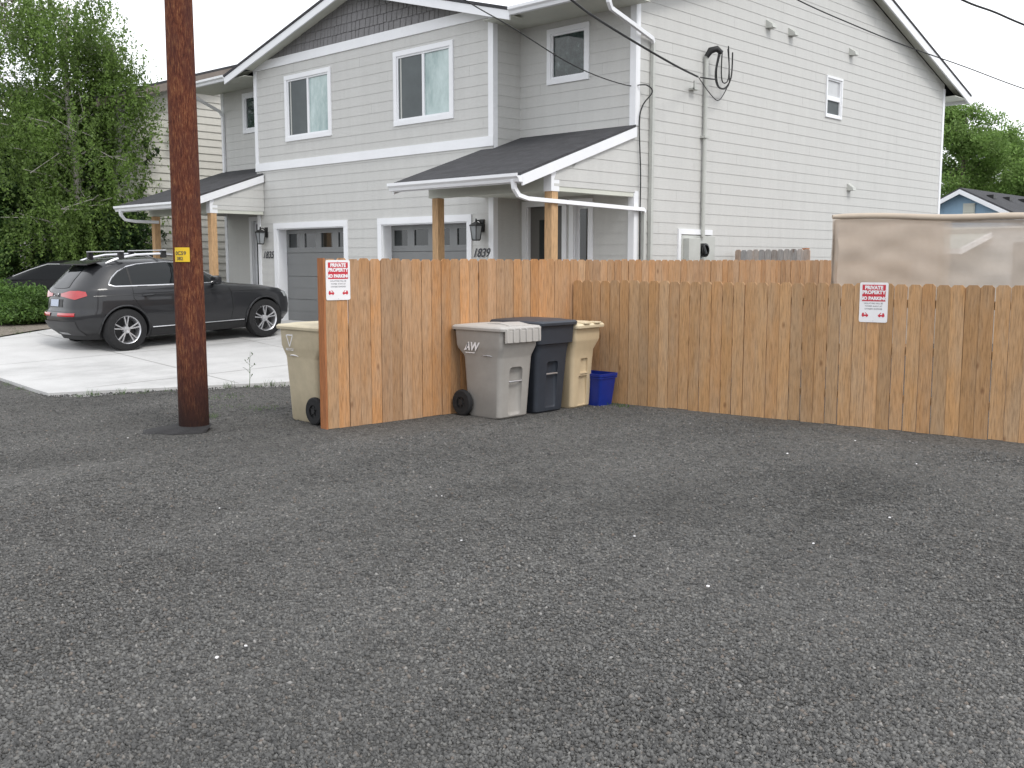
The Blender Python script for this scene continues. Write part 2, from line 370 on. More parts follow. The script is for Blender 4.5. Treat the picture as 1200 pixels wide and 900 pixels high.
jm = MB()
for P0, P1 in (((-17.0, 5.62), (-17.0, 13.0)), ((-14.2, 5.75), (-14.2, 13.0)), ((-20.0, 7.0), (-20.0, 13.0)), ((-20.5, 8.0), (-13.2, 8.0)), ((-21.6, 10.6), (-12.6, 10.6))):
    t = strip_on('j', P0, P1, .012, None, .0385); jm.add(t.v, t.f)
M['joint'] = paint('slab_joint_line', (.27, .26, .245), .9, .2)  # darker grey for the thin lines along the slab joints
tag(jm.build('driveway_joints', M['joint'], fix=False), kind='structure')
bedm = MB(); BED = [(-20.45, 7.1), (-21.6, 8.85), (-22.05, 10.5), (-22.35, 12.6), (-27, 14), (-34, 10), (-28, 3), (-20.8, 5.2), (-19.6, 5.75)]
bm = bmesh.new(); bm.faces.new([bm.verts.new((x, y, 0)) for x, y in BED])
for k in range(18): bmesh.ops.bisect_plane(bm, geom=bm.verts[:]+bm.edges[:]+bm.faces[:], plane_co=(-19.8-.8*k, 0, 0), plane_no=(1, 0, 0))
for k in range(14): bmesh.ops.bisect_plane(bm, geom=bm.verts[:]+bm.edges[:]+bm.faces[:], plane_co=(0, 3.5+.8*k, 0), plane_no=(0, 1, 0))
for v in bm.verts: v.co.z = gz(v.co.x, v.co.y) + .03 + .02*math.sin(v.co.x*3)*math.sin(v.co.y*2.3)
me = bpy.data.meshes.new('planting_bed'); bm.to_mesh(me); bm.free(); me.materials.append(M['soil'])
ob = bpy.data.objects.new('planting_bed', me); COL.objects.link(ob); tag(ob, kind='structure')

# loose stones near the viewer (nobody could count them)
def stones(name, n, d0, d1, r0, r1, pw):
    D = d0 + (d1-d0)*rng.random(n)**pw; X = (rng.random(n)*2-1)*D*.56
    c, s = math.cos(R(YAW)), math.sin(R(YAW)); x = c*X - s*D; y = s*X + c*D
    keep = ~((x+10.06)**2+(y-5.5)**2 < .14) & ~((x > -9.6) & (x < -8.1) & (y > 6.3)) & ~((y > 10.2) & (x > -9)); x, y = x[keep], y[keep]; n = len(x)
    z = .012*np.sin(x*1.7+y*.6)*np.sin(y*1.3-x*.4)*((np.abs(x) < 9) & (y < 10))
    rad = r0 + (r1-r0)*rng.random(n)**2.2
    base = np.array([(1,0,0),(-1,0,0),(0,1,0),(0,-1,0),(0,0,1),(0,0,-1)], float)
    fs = np.array([(0,2,4),(2,1,4),(1,3,4),(3,0,4),(2,0,5),(1,2,5),(3,1,5),(0,3,5)])
    V = base[None]*rad[:, None, None]*(0.65+.7*rng.random((n, 6, 1))) + (rng.random((n, 6, 3))-.5)*rad[:, None, None]*.7
    V[:, :, 2] *= .85; a = rng.random(n)*6.283; ca, sa = np.cos(a)[:, None], np.sin(a)[:, None]
    vx = V[:, :, 0]*ca - V[:, :, 1]*sa; vy = V[:, :, 0]*sa + V[:, :, 1]*ca
    V = np.stack([vx + x[:, None], vy + y[:, None], V[:, :, 2] + z[:, None] + rad[:, None]*.15], -1).reshape(-1, 3)
    F = (fs[None] + (np.arange(n)*6)[:, None, None]).reshape(-1, 3)
    me = bpy.data.meshes.new(name); me.vertices.add(len(V)); me.vertices.foreach_set('co', V.ravel())
    me.loops.add(F.size); me.loops.foreach_set('vertex_index', F.ravel().astype(np.int32)); me.polygons.add(len(F))
    me.polygons.foreach_set('loop_start', np.arange(0, F.size, 3, dtype=np.int32)); me.polygons.foreach_set('loop_total', np.full(len(F), 3, np.int32))
    me.update(calc_edges=True); me.materials.append(M['stones']); return me
me1 = stones('loose_gravel', 250000, 3.2, 15, .0035, .0145, 1.75)
o = bpy.data.objects.new('loose_gravel', me1); COL.objects.link(o); tag(o, 'loose crushed grey stones scattered over the gravel lot', 'gravel', kind='stuff')

# ------------------------------------------------------------ utility pole
px_, py_ = -10.06, 5.53
m = MB(); hs = [-.3, 0, 1, 2, 3, 4, 6, 8, 10.5]
m.tube([(px_, py_, h) for h in hs], [.160 - .0045*h for h in hs], 28)
pole = empty('utility_pole', (px_, py_, 0)); tag(pole, 'tall reddish brown wooden utility pole with a yellow tag', 'utility pole')
m.build('pole_shaft', M['pole'], pole, off=(px_, py_, 0), smooth=True)
# tag curved round the shaft, facing the camera
vd = math.atan2(-py_, -px_)
def tagmap(a, z, d):
    rr = .160 - .0045*z + .006 + d; th = vd - .42 + a/rr; return (px_+rr*math.cos(th), py_+rr*math.sin(th), z)
tz = 1.81
t = MB(tagmap)
for i in range(6): t.box(-.085+.17*i/6, -.085+.17*(i+1)/6, tz, tz+.15, 0, .002)
ty = t.build('tag_plate', M['yellow'], pole, off=(px_, py_, 0))
t = MB(tagmap); t.text('0C59', .055, (-.01, tz+.072), .0035, bold=.001); t.text('382', .05, (-.02, tz+.018), .0035, bold=.001)
t.build('tag_lettering', M['ink'], ty, off=(px_, py_, 0), fix=False)
t = MB(); n = 40; vs = [(px_, py_, .05)]  # low dark mound standing in for the shadow at the pole foot
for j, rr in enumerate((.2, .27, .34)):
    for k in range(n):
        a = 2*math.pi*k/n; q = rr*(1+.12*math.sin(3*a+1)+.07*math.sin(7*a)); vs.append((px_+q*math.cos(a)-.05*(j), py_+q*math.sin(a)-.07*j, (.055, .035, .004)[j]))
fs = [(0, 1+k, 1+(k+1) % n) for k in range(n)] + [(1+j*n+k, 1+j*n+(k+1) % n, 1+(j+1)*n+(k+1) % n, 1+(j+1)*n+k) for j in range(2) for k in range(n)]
t.add(vs, fs); tag(t.build('pole_shadow_collar', M['gravel_shadow'], smooth=True), kind='structure')

# ------------------------------------------------------------ duplex house
HO = Vector((-10.14, 13.47, .45))
house = empty('duplex_house', HO); tag(house, 'two storey light grey lap-sided duplex with white trim and two small porches', 'house')
def fy(y0): return lambda a, z, d: (a, y0-d, z)          # wall facing -y
def fx(x0): return lambda a, z, d: (x0+d, a, z)          # wall facing +x
def fxn(x0): return lambda a, z, d: (x0-d, a, z)
COURSE = .184
def lap(m, xl, xr, z0, z1, holes=(), h=COURSE, zb=.45, lip=.0085, back=.002):
    f0 = xl if callable(xl) else (lambda z: xl); f1 = xr if callable(xr) else (lambda z: xr)
    k = math.floor((z0-zb)/h)
    while zb+k*h < z1-1e-6:
        c0, c1 = zb+k*h, zb+(k+1)*h; k += 1
        cuts = sorted(set([max(c0, z0), min(c1, z1)] + [z for H in holes for z in H[2:4] if max(c0, z0) < z < min(c1, z1)]))
        for a, b in zip(cuts[:-1], cuts[1:]):
            mid = (a+b)/2; segs = [(0., 1.)]
            l0, r0, l1, r1 = f0(a), f1(a), f0(b), f1(b)
            if min(r0-l0, r1-l1) < -1: continue
            if r1 < l1: l1 = r1 = (l1+r1)/2
            iv = [(l0, l1, r0, r1)]
            js = [min(l0, l1) + (k*1.37) % 3.6 + 3.6*q for q in range(5)]
            for H in list(holes) + [(j-.0008, j+.0008, -9, 99) for j in js if min(l0, l1)+.2 < j < max(r0, r1)-.2]:
                if H[2] < mid < H[3]:
                    nv = []
                    for (p0, p1, q0, q1) in iv:
                        if H[1] <= min(p0, p1) or H[0] >= max(q0, q1): nv.append((p0, p1, q0, q1)); continue
                        if H[0] > p0: nv.append((p0, p1, H[0], H[0]))
                        if H[1] < q0: nv.append((H[1], H[1], q0, q1))
                    iv = nv
            d0 = back + (lip-back)*(1-(a-c0)/h); d1 = back + (lip-back)*(1-(b-c0)/h)
            for (p0, p1, q0, q1) in iv:
                m.quad((p0, a, d0), (q0, a, d0), (q1, b, d1), (p1, b, d1))
                if abs(a-c0) < 1e-6 or a == max(c0, z0): m.quad((p0, a, back-.004), (q0, a, back-.004), (q0, a, d0), (p0, a, d0))
def hb(mb, name, mat, par=house, **k): return mb.build(name, mat, par, off=HO, **k)
G1 = (-19.33, -16.93, .4, 2.54); G2 = (-15.72, -13.32, .4, 2.54)
W1 = (-18.9, -17.27, 4.37, 5.73); W2 = (-15.3, -13.65, 4.37, 5.73)
def inn(Wd, t=.09): return (Wd[0]+t, Wd[1]-t, Wd[2]+t, Wd[3]-t)
BX0, BX1 = -20.07, -12.67; CX = (BX0+BX1)/2
# bump-out front: lower + upper siding, dark shakes in the gable
m = MB(fy(12.79)); lap(m, BX0, BX1, .45, 3.81, [G1, G2]); lap(m, BX0, BX1, 3.98, 5.97, [inn(W1), inn(W2)])
hb(m, 'front_siding', M['siding'], fix=False)
m = MB(fy(12.79)); SLB = .27
zr = 5.92+4.45*SLB
zc = 6.15; vals = []
while zc < zr:
    half = (zr - .05 - zc)/SLB; half2 = (zr-.05-zc-.17)/SLB; x = CX-half - random.random()*.1
    while x < CX+half:
        wd = random.uniform(.09, .2); x1 = x+wd; a0, a1 = max(x, CX-half), min(x1-.014, CX+half)
        if a1 > a0:
            h0 = zc + random.uniform(-.004, .004); t0 = min(zc+.17, zr-.05-abs(a0-CX)*SLB); t1 = min(zc+.17, zr-.05-abs(a1-CX)*SLB)
            if t0 > h0 and t1 > h0:
                m.quad((a0, h0, .02), (a1, h0, .02), (a1, t1, .004), (a0, t0, .004)); m.quad((a0, h0, 0), (a1, h0, 0), (a1, h0, .02), (a0, h0, .02))
        x = x1
    zc += .17
hb(m, 'gable_shakes', M['shake'], fix=False)
m = MB(fy(12.79)); m.quad((BX0, 6.0, -.003), (BX1, 6.0, -.003), (BX1, 6.1, -.003), (CX, zr, -.003), (BX0, 6.1, -.003)); hb(m, 'gable_backing', M['doorp'], fix=False)
# recessed walls
RW = (-12.02, -11.09, 4.83, 5.75); LW = (-21.65, -20.72, 4.83, 5.75)
D1 = (-12.5, -11.66, .4, 2.78); S1 = (-11.4, -11.08, .4, 2.78)
D2 = (-20.92, -20.17, .4, 2.78); S2 = (-21.42, -21.12, .4, 2.78)
m = MB(fy(13.47)); lap(m, BX1, -10.14, .45, 6.02, [inn(RW), D1, S1]); hb(m, 'recessed_siding', M['siding'], fix=False)
m = MB(fy(13.47)); lap(m, -22.6, BX0, .45, 6.02, [inn(LW), D2, S2]); hb(m, 'recessed_siding', M['siding'], fix=False)
# bump-out return walls
m = MB(fx(BX1)); lap(m, 12.79, 13.47, .45, 6.02); hb(m, 'return_siding', M['siding'], fix=False)
m = MB(fxn(BX0)); lap(m, 12.79, 13.47, .45, 6.02); hb(m, 'return_siding', M['siding'], fix=False)
# side gable wall
RY = 19.77; YB = 26.06; SL = .305; ZR = 8.19
SW = (19.87, 20.58, 4.77, 5.6)
side_lo = lambda z: 13.47 if z < 6.1 else RY-(ZR-.12-z)/SL
side_hi = lambda z: YB if z < 6.1 else RY+(ZR-.12-z)/SL
m = MB(fx(-10.14)); lap(m, side_lo, side_hi, .45, ZR-.13, [inn(SW, .03)]); hb(m, 'side_siding', M['siding'], fix=False)
m = MB(fxn(-22.6)); lap(m, side_lo, side_hi, .45, ZR-.13); hb(m, 'side_siding', M['siding'], fix=False)
m = MB(); m.quad((-10.14, YB, .45), (-22.6, YB, .45), (-22.6, YB, 6.1), (-10.14, YB, 6.1)); hb(m, 'rear_wall', M['siding'], fix=False)
# trim boards
e = .022
for nm, f_, bs in (('band_board', fy(12.79), [(BX0-.02, BX1+.02, 3.81, 3.98, 0, .030), (BX0-.02, BX1+.02, 5.97, 6.15, 0, .030)]),
    ('corner_board', fy(12.79), [(BX0-.02, BX0+.09, 3.981, 5.969, 0, e), (BX1-.10, BX1+.02, 3.981, 5.969, 0, e), (BX1-.10, BX1+.02, .45, 3.0, 0, e), (BX0-.02, BX0+.09, .45, 3.0, 0, e)]),
    ('corner_board', fx(BX1), [(12.792, 12.88, .45, 3.05, 0, .021), (12.792, 12.88, 3.3, 5.95, 0, .021)]),
    ('corner_board', fxn(BX0), [(12.792, 12.88, .45, 5.95, 0, .021)]),
    ('corner_board', fy(13.47), [(-10.24, -10.12, .45, 2.92, 0, e), (-10.24, -10.12, 3.95, 6.0, 0, e), (-22.62, -22.51, .45, 6.0, 0, e)]),
    ('corner_board', fx(-10.14), [(13.472, 13.56, .45, 2.95, 0, .021), (13.472, 13.56, 3.99, 6.0, 0, .021), (YB-.09, YB+.02, .45, 6.05, 0, e)])):
    for b_ in bs: m = MB(f_); m.box(*b_); hb(m, nm, M['white'])
def window(plane, Wd, trim=.09, kind='slider', name='window'):
    a0, a1, z0, z1 = Wd; b0, b1, c0, c1 = a0+trim, a1-trim, z0+trim, z1-trim
    m = MB(plane); P = .032
    m.box(a0, a1, c1, z1, 0, P+.003); m.box(a0, a1, z0, c0, 0, P+.003); m.box(a0, b0, c0+.0005, c1-.0005, 0, P); m.box(b1, a1, c0+.0005, c1-.0005, 0, P)
    v = .035
    m.box(b0, b1, c1-v, c1, -.05, .012); m.box(b0, b1, c0, c0+v, -.05, .012); m.box(b0, b0+v, c0+v, c1-v, -.05, .012); m.box(b1-v, b1, c0+v, c1-v, -.05, .012)
    mid = (b0+b1)/2; f0, f1, g0, g1 = b0+v, b1-v, c0+v, c1-v
    if kind == 'slider': m.box(mid-.03, mid+.03, g0, g1, -.05, .008)
    if kind == 'hung': zm = (g0+g1)/2-.02; m.box(f0, f1, zm-.045, zm+.045, -.05, .010)
    fr = hb(m, name, M['white'])
    def pane(x0, x1, y0, y1, mat, d, nm='pane'):
        p = MB(plane); p.box(x0, x1, y0, y1, d-.006, d); hb(p, nm, mat, fr)
    if kind == 'slider':
        pane(f0, mid-.03, g0, g1, M['screen'], -.004, 'insect_screen'); pane(f0, mid-.03, g0, g1, M['glass'], -.03); pane(mid+.03, f1, g0, g1, M['pane'], -.02)
        s = MB(plane); s.box(f0+.05, f0+.085, g0, g1, -.0035, .001); hb(s, 'sash_stile', M['greyp'], fr)
    elif kind == 'hung':
        pane(f0, f1, zm+.045, g1, M['pane2'], -.02); pane(f0, f1, g0, zm-.045, M['screen'], -.02, 'insect_screen')
    else: pane(f0, f1, g0, g1, M['paned'], -.02)
    return fr
M['pane2'] = paint('blind_behind_glass', (.50, .51, .52), .1, .06, spec=.7)
window(fy(12.79), W1); window(fy(12.79), W2)
window(fy(13.47), RW, .085, 'fixed'); window(fy(13.47), LW, .085, 'fixed'); window(fx(-10.14), SW, .045, 'hung')
# garage doors, recessed, white jambs
def garage(Gd):
    a0, a1, z0, z1 = Gd
    m = MB(fy(12.79)); t = .12
    m.box(a0-t, a1+t, z1, z1+.12, 0, .033); m.box(a0-t, a0, .45, z1-.0005, 0, .03); m.box(a1, a1+t, .45, z1-.0005, 0, .03)
    m.box(a0-.001, a0+.02, .45, z1, -.24, -.001); m.box(a1-.02, a1+.001, .45, z1, -.24, -.001); m.box(a0+.02, a1-.02, z1-.02, z1+.001, -.24, -.001)
    fr = hb(m, 'garage_frame', M['white'])
    m = MB(fy(12.79)); hgt = (z1-.02-.5)/4; pw = .40; cx = [a0+.3+.6*i for i in range(4)]
    for i in range(4):
        y0, y1 = .5+i*hgt+.004, .5+(i+1)*hgt-.004
        if i < 3:
            m.box(a0+.02, a1-.02, y0, y1, -.26, -.21)
            m.box(a0+.03, a1-.03, y0+hgt/2-.006, y0+hgt/2+.0, -.2095, -.206)
        else:
            wz0, wz1 = 2.13, 2.43; m.box(a0+.02, a1-.02, y0, wz0, -.26, -.21); m.box(a0+.02, a1-.02, wz1, y1, -.26, -.21)
            e = [a0+.02]+[v for c in cx for v in (c-pw/2, c+pw/2)]+[a1-.02]
            for k in range(0, len(e), 2): m.box(e[k], e[k+1], wz0, wz1, -.26, -.21)
    d = hb(m, 'garage_door', M['garage'])
    for c in cx:
        p = MB(fy(12.79)); p.box(c-pw/2, c+pw/2, 2.13, 2.43, -.25, -.235); hb(p, 'pane', M['glass'], d)
garage(G1); garage(G2)
# entrance doors with sidelights
def entry(Dd, Sd):
    m = MB(fy(13.47)); t = .1
    for (a0, a1, z0, z1) in (Dd, Sd):
        m.box(a0-t, a1+t, z1, z1+.1, 0, .033); m.box(a0-t, a0, .45, z1-.0005, 0, .03); m.box(a1, a1+t, .45, z1-.0005, 0, .03)
        m.box(a0-.001, a0+.02, .45, z1, -.1, -.001); m.box(a1-.02, a1+.001, .45, z1, -.1, -.001)
    hb(m, 'door_frame', M['white'])
    a0, a1, z0, z1 = Dd; m = MB(fy(13.47)); m.box(a0+.02, a1-.02, .5, z1, -.11, -.07)
    for (p, q) in ((.62, 1.3), (1.42, 1.62)): m.box(a0+.14, a1-.14, p, q, -.0695, -.055)
    d = hb(m, 'entry_door', M['doorp'], bevel=.004)
    m = MB(fy(13.47)); m.box(a0+.24, a1-.24, 1.75, 2.55, -.069, -.060); hb(m, 'pane', M['glass'], d)
    m = MB(fy(13.47)); m.lathe([(0, .0), (0, .03), (.05, .03), (.05, 0)], 'z', 12, (a1-.1, 1.45, -.07)); hb(m, 'handle', M['alu'], d)
    a0, a1, z0, z1 = Sd; m = MB(fy(13.47)); m.box(a0+.02, a1-.02, .45, z1, -.1, -.07)
    s = hb(m, 'sidelight', M['white']); m = MB(fy(13.47)); m.box(a0+.075, a1-.075, .6, z1-.07, -.069, -.062); hb(m, 'pane', M['glass'], s)
entry(D1, S1); entry(D2, S2)
# main roof
def slab(m, A, B, C, D, t): m.prism([A, B, C, D], (0, 0, t))
m = MB(); YE = 12.53; ze = 5.98; YR2 = 27.01
zmid = ze + (13.0-YE)*SL
slab(m, (-23.0, YE, ze-.035), (-20.095, YE, ze-.035), (-20.095, RY, ZR-.035), (-23.0, RY, ZR-.035), .045)
slab(m, (-20.0945, 13.0, zmid-.035), (-12.6455, 13.0, zmid-.035), (-12.6455, RY, ZR-.035), (-20.0945, RY, ZR-.035), .045)
slab(m, (-12.645, YE, ze-.035), (-9.82, YE, ze-.035), (-9.82, RY, ZR-.035), (-12.645, RY, ZR-.035), .045)
slab(m, (-23.0, YR2, ze-.035), (-9.82, YR2, ze-.035), (-9.82, RY+.001, ZR-.035), (-23.0, RY+.001, ZR-.035), .045)
# bump gable roof
TL, TR = CX-4.40, CX+4.40; zb = 5.935; zrb = zb+4.40*SLB
slab(m, (TL, 12.44, zb-.03), (CX, 12.44, zrb-.03), (CX, 18, zrb-.03), (TL, 18, zb-.03), .05)
slab(m, (TR, 12.44, zb-.028), (CX+.001, 12.44, zrb-.028), (CX+.001, 18, zrb-.028), (TR, 18, zb-.028), .05)
roof = hb(m, 'main_roof', M['roof'])
m = MB()
def rake(p, q, dx, depth=.19): m.prism([p, q, (q[0], q[1], q[2]-depth), (p[0], p[1], p[2]-depth)], dx)
for xx, s in ((-9.835, -.035), (-22.985, .035)):
    rake((xx, YE, ze-.04), (xx, RY, ZR-.04), (s, 0, 0)); rake((xx, YR2, ze-.04), (xx, RY, ZR-.04), (s, 0, 0))
rake((TL, 12.455, zb-.034), (CX, 12.455, zrb-.034), (0, .035, 0), .15); rake((TR, 12.455, zb-.034), (CX+.001, 12.455, zrb-.034), (0, .035, 0), .15)
m.box(-9.87, -23.0, YR2-.03, YR2, ze-.2, ze-.04)
hb(m, 'fascia', M['white'], roof)
m = MB()
for (ya, yb, s) in ((YE+.02, RY, 1), (YR2-.02, RY, -1)):
    for (x0, x1) in ((-10.12, -9.875), (-22.95, -22.62)):
        z0_, z1_ = ze-.10+ (abs(ya-YE)*0), ZR-.10; m.prism([(x0, ya, z0_), (x1, ya, z0_), (x1, yb, z1_), (x0, yb, z1_)], (0, 0, .02))
m.box(-12.668, -9.875, YE+.02, 13.468, 5.86, 5.875); m.box(-22.95, -20.072, YE+.02, 13.468, 5.86, 5.875); m.box(-22.95, -9.875, 26.07, 26.99, 5.86, 5.875)
for s_ in (-1, 1):
    a = CX+s_*4.42; m.prism([(a, 12.49, zb-.12), (CX, 12.49, zrb-.12), (CX, 12.785, zrb-.12), (a, 12.785, zb-.12)], (0, 0, .02))
hb(m, 'soffit', M['soffit'], roof)
m = MB()
for yy in (14.6, 16.6, 18.4, 21.1, 23.0, 24.9): m.box(-10.12, -9.88, yy, yy+.05, 0, 0) if 0 else None
# gutters: K-profile along x
def gutter(x0, x1, y, z, nm='gutter', par=house):
    m = MB(); pr_ = [(0, 0), (-.07, 0), (-.085, .045), (-.12, .075), (-.12, .12), (-.105, .12), (-.105, .08), (0, .08)]
    m.prism([(x0, y+a, z+b) for a, b in pr_], (x1-x0, 0, 0)); return hb(m, nm, M['white'], par)
gutter(TR+.005, -9.84, YE, 5.83); gutter(-23.0, TL-.0, YE, 5.83)
PY0, PZ0, PZ1 = 10.77, 3.07, 3.99
def porch(x0, x1, side, dsx):
    # x0<x1 roof extents; side: x of the siding triangle facing +x
    m = MB(); zz = lambda y: PZ0+(y-PY0)/(13.47-PY0)*(PZ1-PZ0)
    cutx = BX1+.025 if x1 > -12 else BX0-.02
    # roof: full part + strip over bump-out front
    if x1 > -12: segs = ((cutx, x1, 13.455), (x0, cutx-.0005, 12.757))
    else: segs = ((x0, cutx, 13.455), (cutx+.0005, x1, 12.757))
    for a, b, ye in segs: m.prism([(a, PY0, PZ0-.02), (b, PY0, PZ0-.02), (b, ye, zz(ye)-.02), (a, ye, zz(ye)-.02)], (0, 0, .035))
    rf = hb(m, 'porch_roof', M['roof'])
    m = MB()
    yt = 13.45 if x1 > -12 else 12.755
    m.prism([(x1, PY0, PZ0-.025), (x1, yt, zz(yt)-.025), (x1, yt, zz(yt)-.175), (x1, PY0, PZ0-.175)], (.03, 0, 0))
    yt2 = 12.755 if x1 > -12 else 13.45
    m.prism([(x0, PY0, PZ0-.025), (x0, yt2, zz(yt2)-.025), (x0, yt2, zz(yt2)-.175), (x0, PY0, PZ0-.175)], (-.03, 0, 0))
    m.box(x0, x1, PY0, PY0+.02, PZ0-.14, PZ0-.03)
    hb(m, 'fascia', M['white'], rf)
    g = gutter(x0-.03, x1+.03, PY0-.003, PZ0-.125, 'gutter')
    # triangle siding + beams
    sx = x1-.025
    m = MB(fx(sx)); lap(m, lambda z: max(11.5, PY0+(z+.14-PZ0)/(PZ1-PZ0)*(13.47-PY0)), yt+.02, 2.93, 3.84); hb(m, 'porch_gable_siding', M['siding'], fix=False)
    sxl = x0+.06
    m = MB(fxn(sxl)); lap(m, lambda z: max(11.5, PY0+(z+.14-PZ0)/(PZ1-PZ0)*(13.47-PY0)), yt2+.02, 2.93, 3.84); hb(m, 'porch_gable_siding', M['siding'], fix=False)
    m = MB(); pxa, pxb = x0+.22, x1-.07-.03
    m.box(x0+.065, sx-.004, 11.46, 11.60, 2.86, 3.12); m.box(sx-.16, sx-.004, 11.601, yt, 2.86, 2.928); m.box(sx-.02, sx-.003, 11.6, yt, 2.928, 3.1)
    m.box(x0+.065, sx-.17, 11.601, 12.75 if x1 < -12 else 13.45, 2.93, 2.95)
    hb(m, 'porch_beam', M['soffit'])
    m = MB()
    m.box(pxb-.075, pxb+.079, 11.44, 11.62, 2.855, 3.14); m.box(pxa-.09, pxa+.08, 11.44, 11.62, 2.855, 2.97) if 0 else None
    hb(m, 'post_capital', M['white'])
    for q in (pxa, pxb):
        m = MB(); m.box(q-.07, q+.07, 11.46, 11.60, .45, 2.855); p = hb(m, 'porch_post', M['fir']); face_attr(p, [.3]*len(p.data.polygons))
    m = MB(); m.box(x0+.1, x1, 11.3, 13.45, .3, .5); hb(m, 'porch_slab', M['concrete'])
    return rf
porch(-12.93, -10.11, 1, 0); porch(-22.6, -19.79, 1, 0)
# downspouts
def dspout(pts, name='downspout', mat='white', r=.042):
    m = MB(); m.tube(pts, r, 4, tw=math.pi/4); return hb(m, name, M[mat])
dspout([(-10.2, 10.70, 2.98), (-10.2, 10.72, 2.86), (-10.19, 10.80, 2.76), (-10.16, 10.95, 2.72), (-10.10, 12.2, 2.69), (-10.07, 13.62, 2.66), (-10.07, 13.66, 2.62)])
dspout([(-10.075, 13.65, 2.64), (-10.075, 13.65, .5)], mat='greyp', r=.038)
dspout([(-9.93, 12.47, 5.86), (-9.93, 12.50, 5.70), (-9.95, 12.58, 5.62), (-10.0, 13.25, 5.48), (-10.07, 13.80, 5.38), (-10.09, 13.86, 5.32)])
dspout([(-10.09, 13.86, 5.37), (-10.09, 13.86, 3.0), (-10.09, 13.86, .5)], mat='greyp', r=.045)
dspout([(-22.4, 10.70, 2.98), (-22.4, 10.72, 2.86), (-22.38, 10.8, 2.76), (-22.3, 11.0, 2.73), (-22.1, 11.46, 2.72)])
dspout([(-22.3, 12.46, 5.86), (-22.3, 12.5, 5.72), (-22.35, 12.7, 5.62), (-22.5, 13.35, 5.42), (-22.5, 13.42, 5.3), (-22.5, 13.42, 3.9)])
# wall lanterns, numbers
def lantern(x, z):
    f = fy(12.79); m = MB(f); m.box(x-.05, x+.05, z-.1, z+.12, .0, .035)
    m.tube([(x, z+.03, .03), (x, z+.10, .10), (x, z+.09, .17)], .012, 8)
    c = (x, 0, .17); 
    def ring(z0, r0, z1, r1):
        q = [(math.cos(R(45+90*i)), math.sin(R(45+90*i))) for i in range(4)]
        m.add([(x+a*r0, z0, .17+b*r0) for a, b in q] + [(x+a*r1, z1, .17+b*r1) for a, b in q], [(0,1,5,4),(1,2,6,5),(2,3,7,6),(3,0,4,7),(0,1,2,3),(4,5,6,7)])
    ring(z+.07, .03, z+.02, .12); ring(z+.02, .12, z+.0, .12); ring(z-.235, .075, z-.255, .065); ring(z+.13, .012, z+.07, .02)
    for i in range(4):
        a, b = math.cos(R(45+90*i)), math.sin(R(45+90*i)); m.tube([(x+a*.105, z, .17+b*.105), (x+a*.072, z-.24, .17+b*.072)], .008, 6)
    o = hb(m, 'wall_lantern', M['black'])
    m = MB(f); q = [(math.cos(R(45+90*i)), math.sin(R(45+90*i))) for i in range(4)]
    m.add([(x+a*.095, z, .17+b*.095) for a, b in q] + [(x+a*.066, z-.235, .17+b*.066) for a, b in q], [(0,1,5,4),(1,2,6,5),(2,3,7,6),(3,0,4,7)])
    hb(m, 'lantern_glass', M['lglass'], o)
M['lglass'] = paint('lantern_glass', (.35, .37, .38), .1, .2, spec=.8)
lantern(-12.93, 2.44); lantern(-19.75, 2.46)
for s, xc in (('1839', -12.965), ('1835', -19.70)):
    m = MB(fy(12.79)); m.text(s, .215, (xc, 1.905), .022, shear=.35, bold=.004); hb(m, 'house_number', M['ink'], fix=False)
# wall vents
def vent(y, z, s=.09):
    m = MB(fx(-10.14)); m.add([(y-s, z-s*.7, .002), (y+s, z-s*.7, .002), (y+s, z+s, .002), (y-s, z+s, .002), (y-s*.8, z-s*.7, .15), (y+s*.8, z-s*.7, .15), (y+s*.8, z-.0*s, .13), (y-s*.8, z, .13)],
          [(0,1,5,4),(2,3,7,6),(3,0,4,7),(1,2,6,5),(4,5,6,7)]); hb(m, 'vent_hood', M['greyp'])
for y, z in ((17.52, 6.2), (18.36, 6.19), (20.93, 6.19), (21.06, 3.4)): vent(y, z)
# electric panel, mast, weatherhead
m = MB(fx(-10.14)); m.box(14.70, 14.78, .9, 2.38, 0, .035); m.box(14.781, 15.75, 2.29, 2.38, 0, .035); m.box(15.67, 15.75, .9, 2.289, 0, .035) if 0 else None
hb(m, 'panel_trim', M['white'])
m = MB(fx(-10.14)); m.box(14.80, 15.85, 1.0, 2.27, 0, .03); m.box(14.85, 15.2, 1.1, 2.22, .03, .15); p = hb(m, 'meter_panel', M['greyp'], bevel=.005)
m = MB(fx(-10.14)); m.lathe([(.03, .12), (.16, .12), (.17, .09)], 'z', 20, (15.35, 2.02, 0)); m.tube([(15.28, 2.1, .15), (15.3, 1.95, .2)], .03); hb(m, 'electric_meter', M['black'], p)
m = MB(fx(-10.14)); m.tube([(15.4, 2.25, .06), (15.4, 5.35, .06)], .038, 10); m.box(15.33, 15.47, 3.95, 3.99, .0, .11); mast = hb(m, 'service_mast', M['greyp'], smooth=True)
m = MB(fx(-10.14)); m.tube([(15.38, 5.32, .07), (15.42, 5.42, .12), (15.5, 5.45, .2), (15.56, 5.38, .26)], [.045, .06, .055, .04], 10); hb(m, 'weatherhead', M['blackp'], mast, smooth=True)
m = MB(fx(-10.14)); m.box(14.95, 15.1, 4.72, 4.75, 0, .12); m.box(14.95, 14.98, 4.72, 4.86, .1, .13)
hb(m, 'cable_hook', M['greyp'])

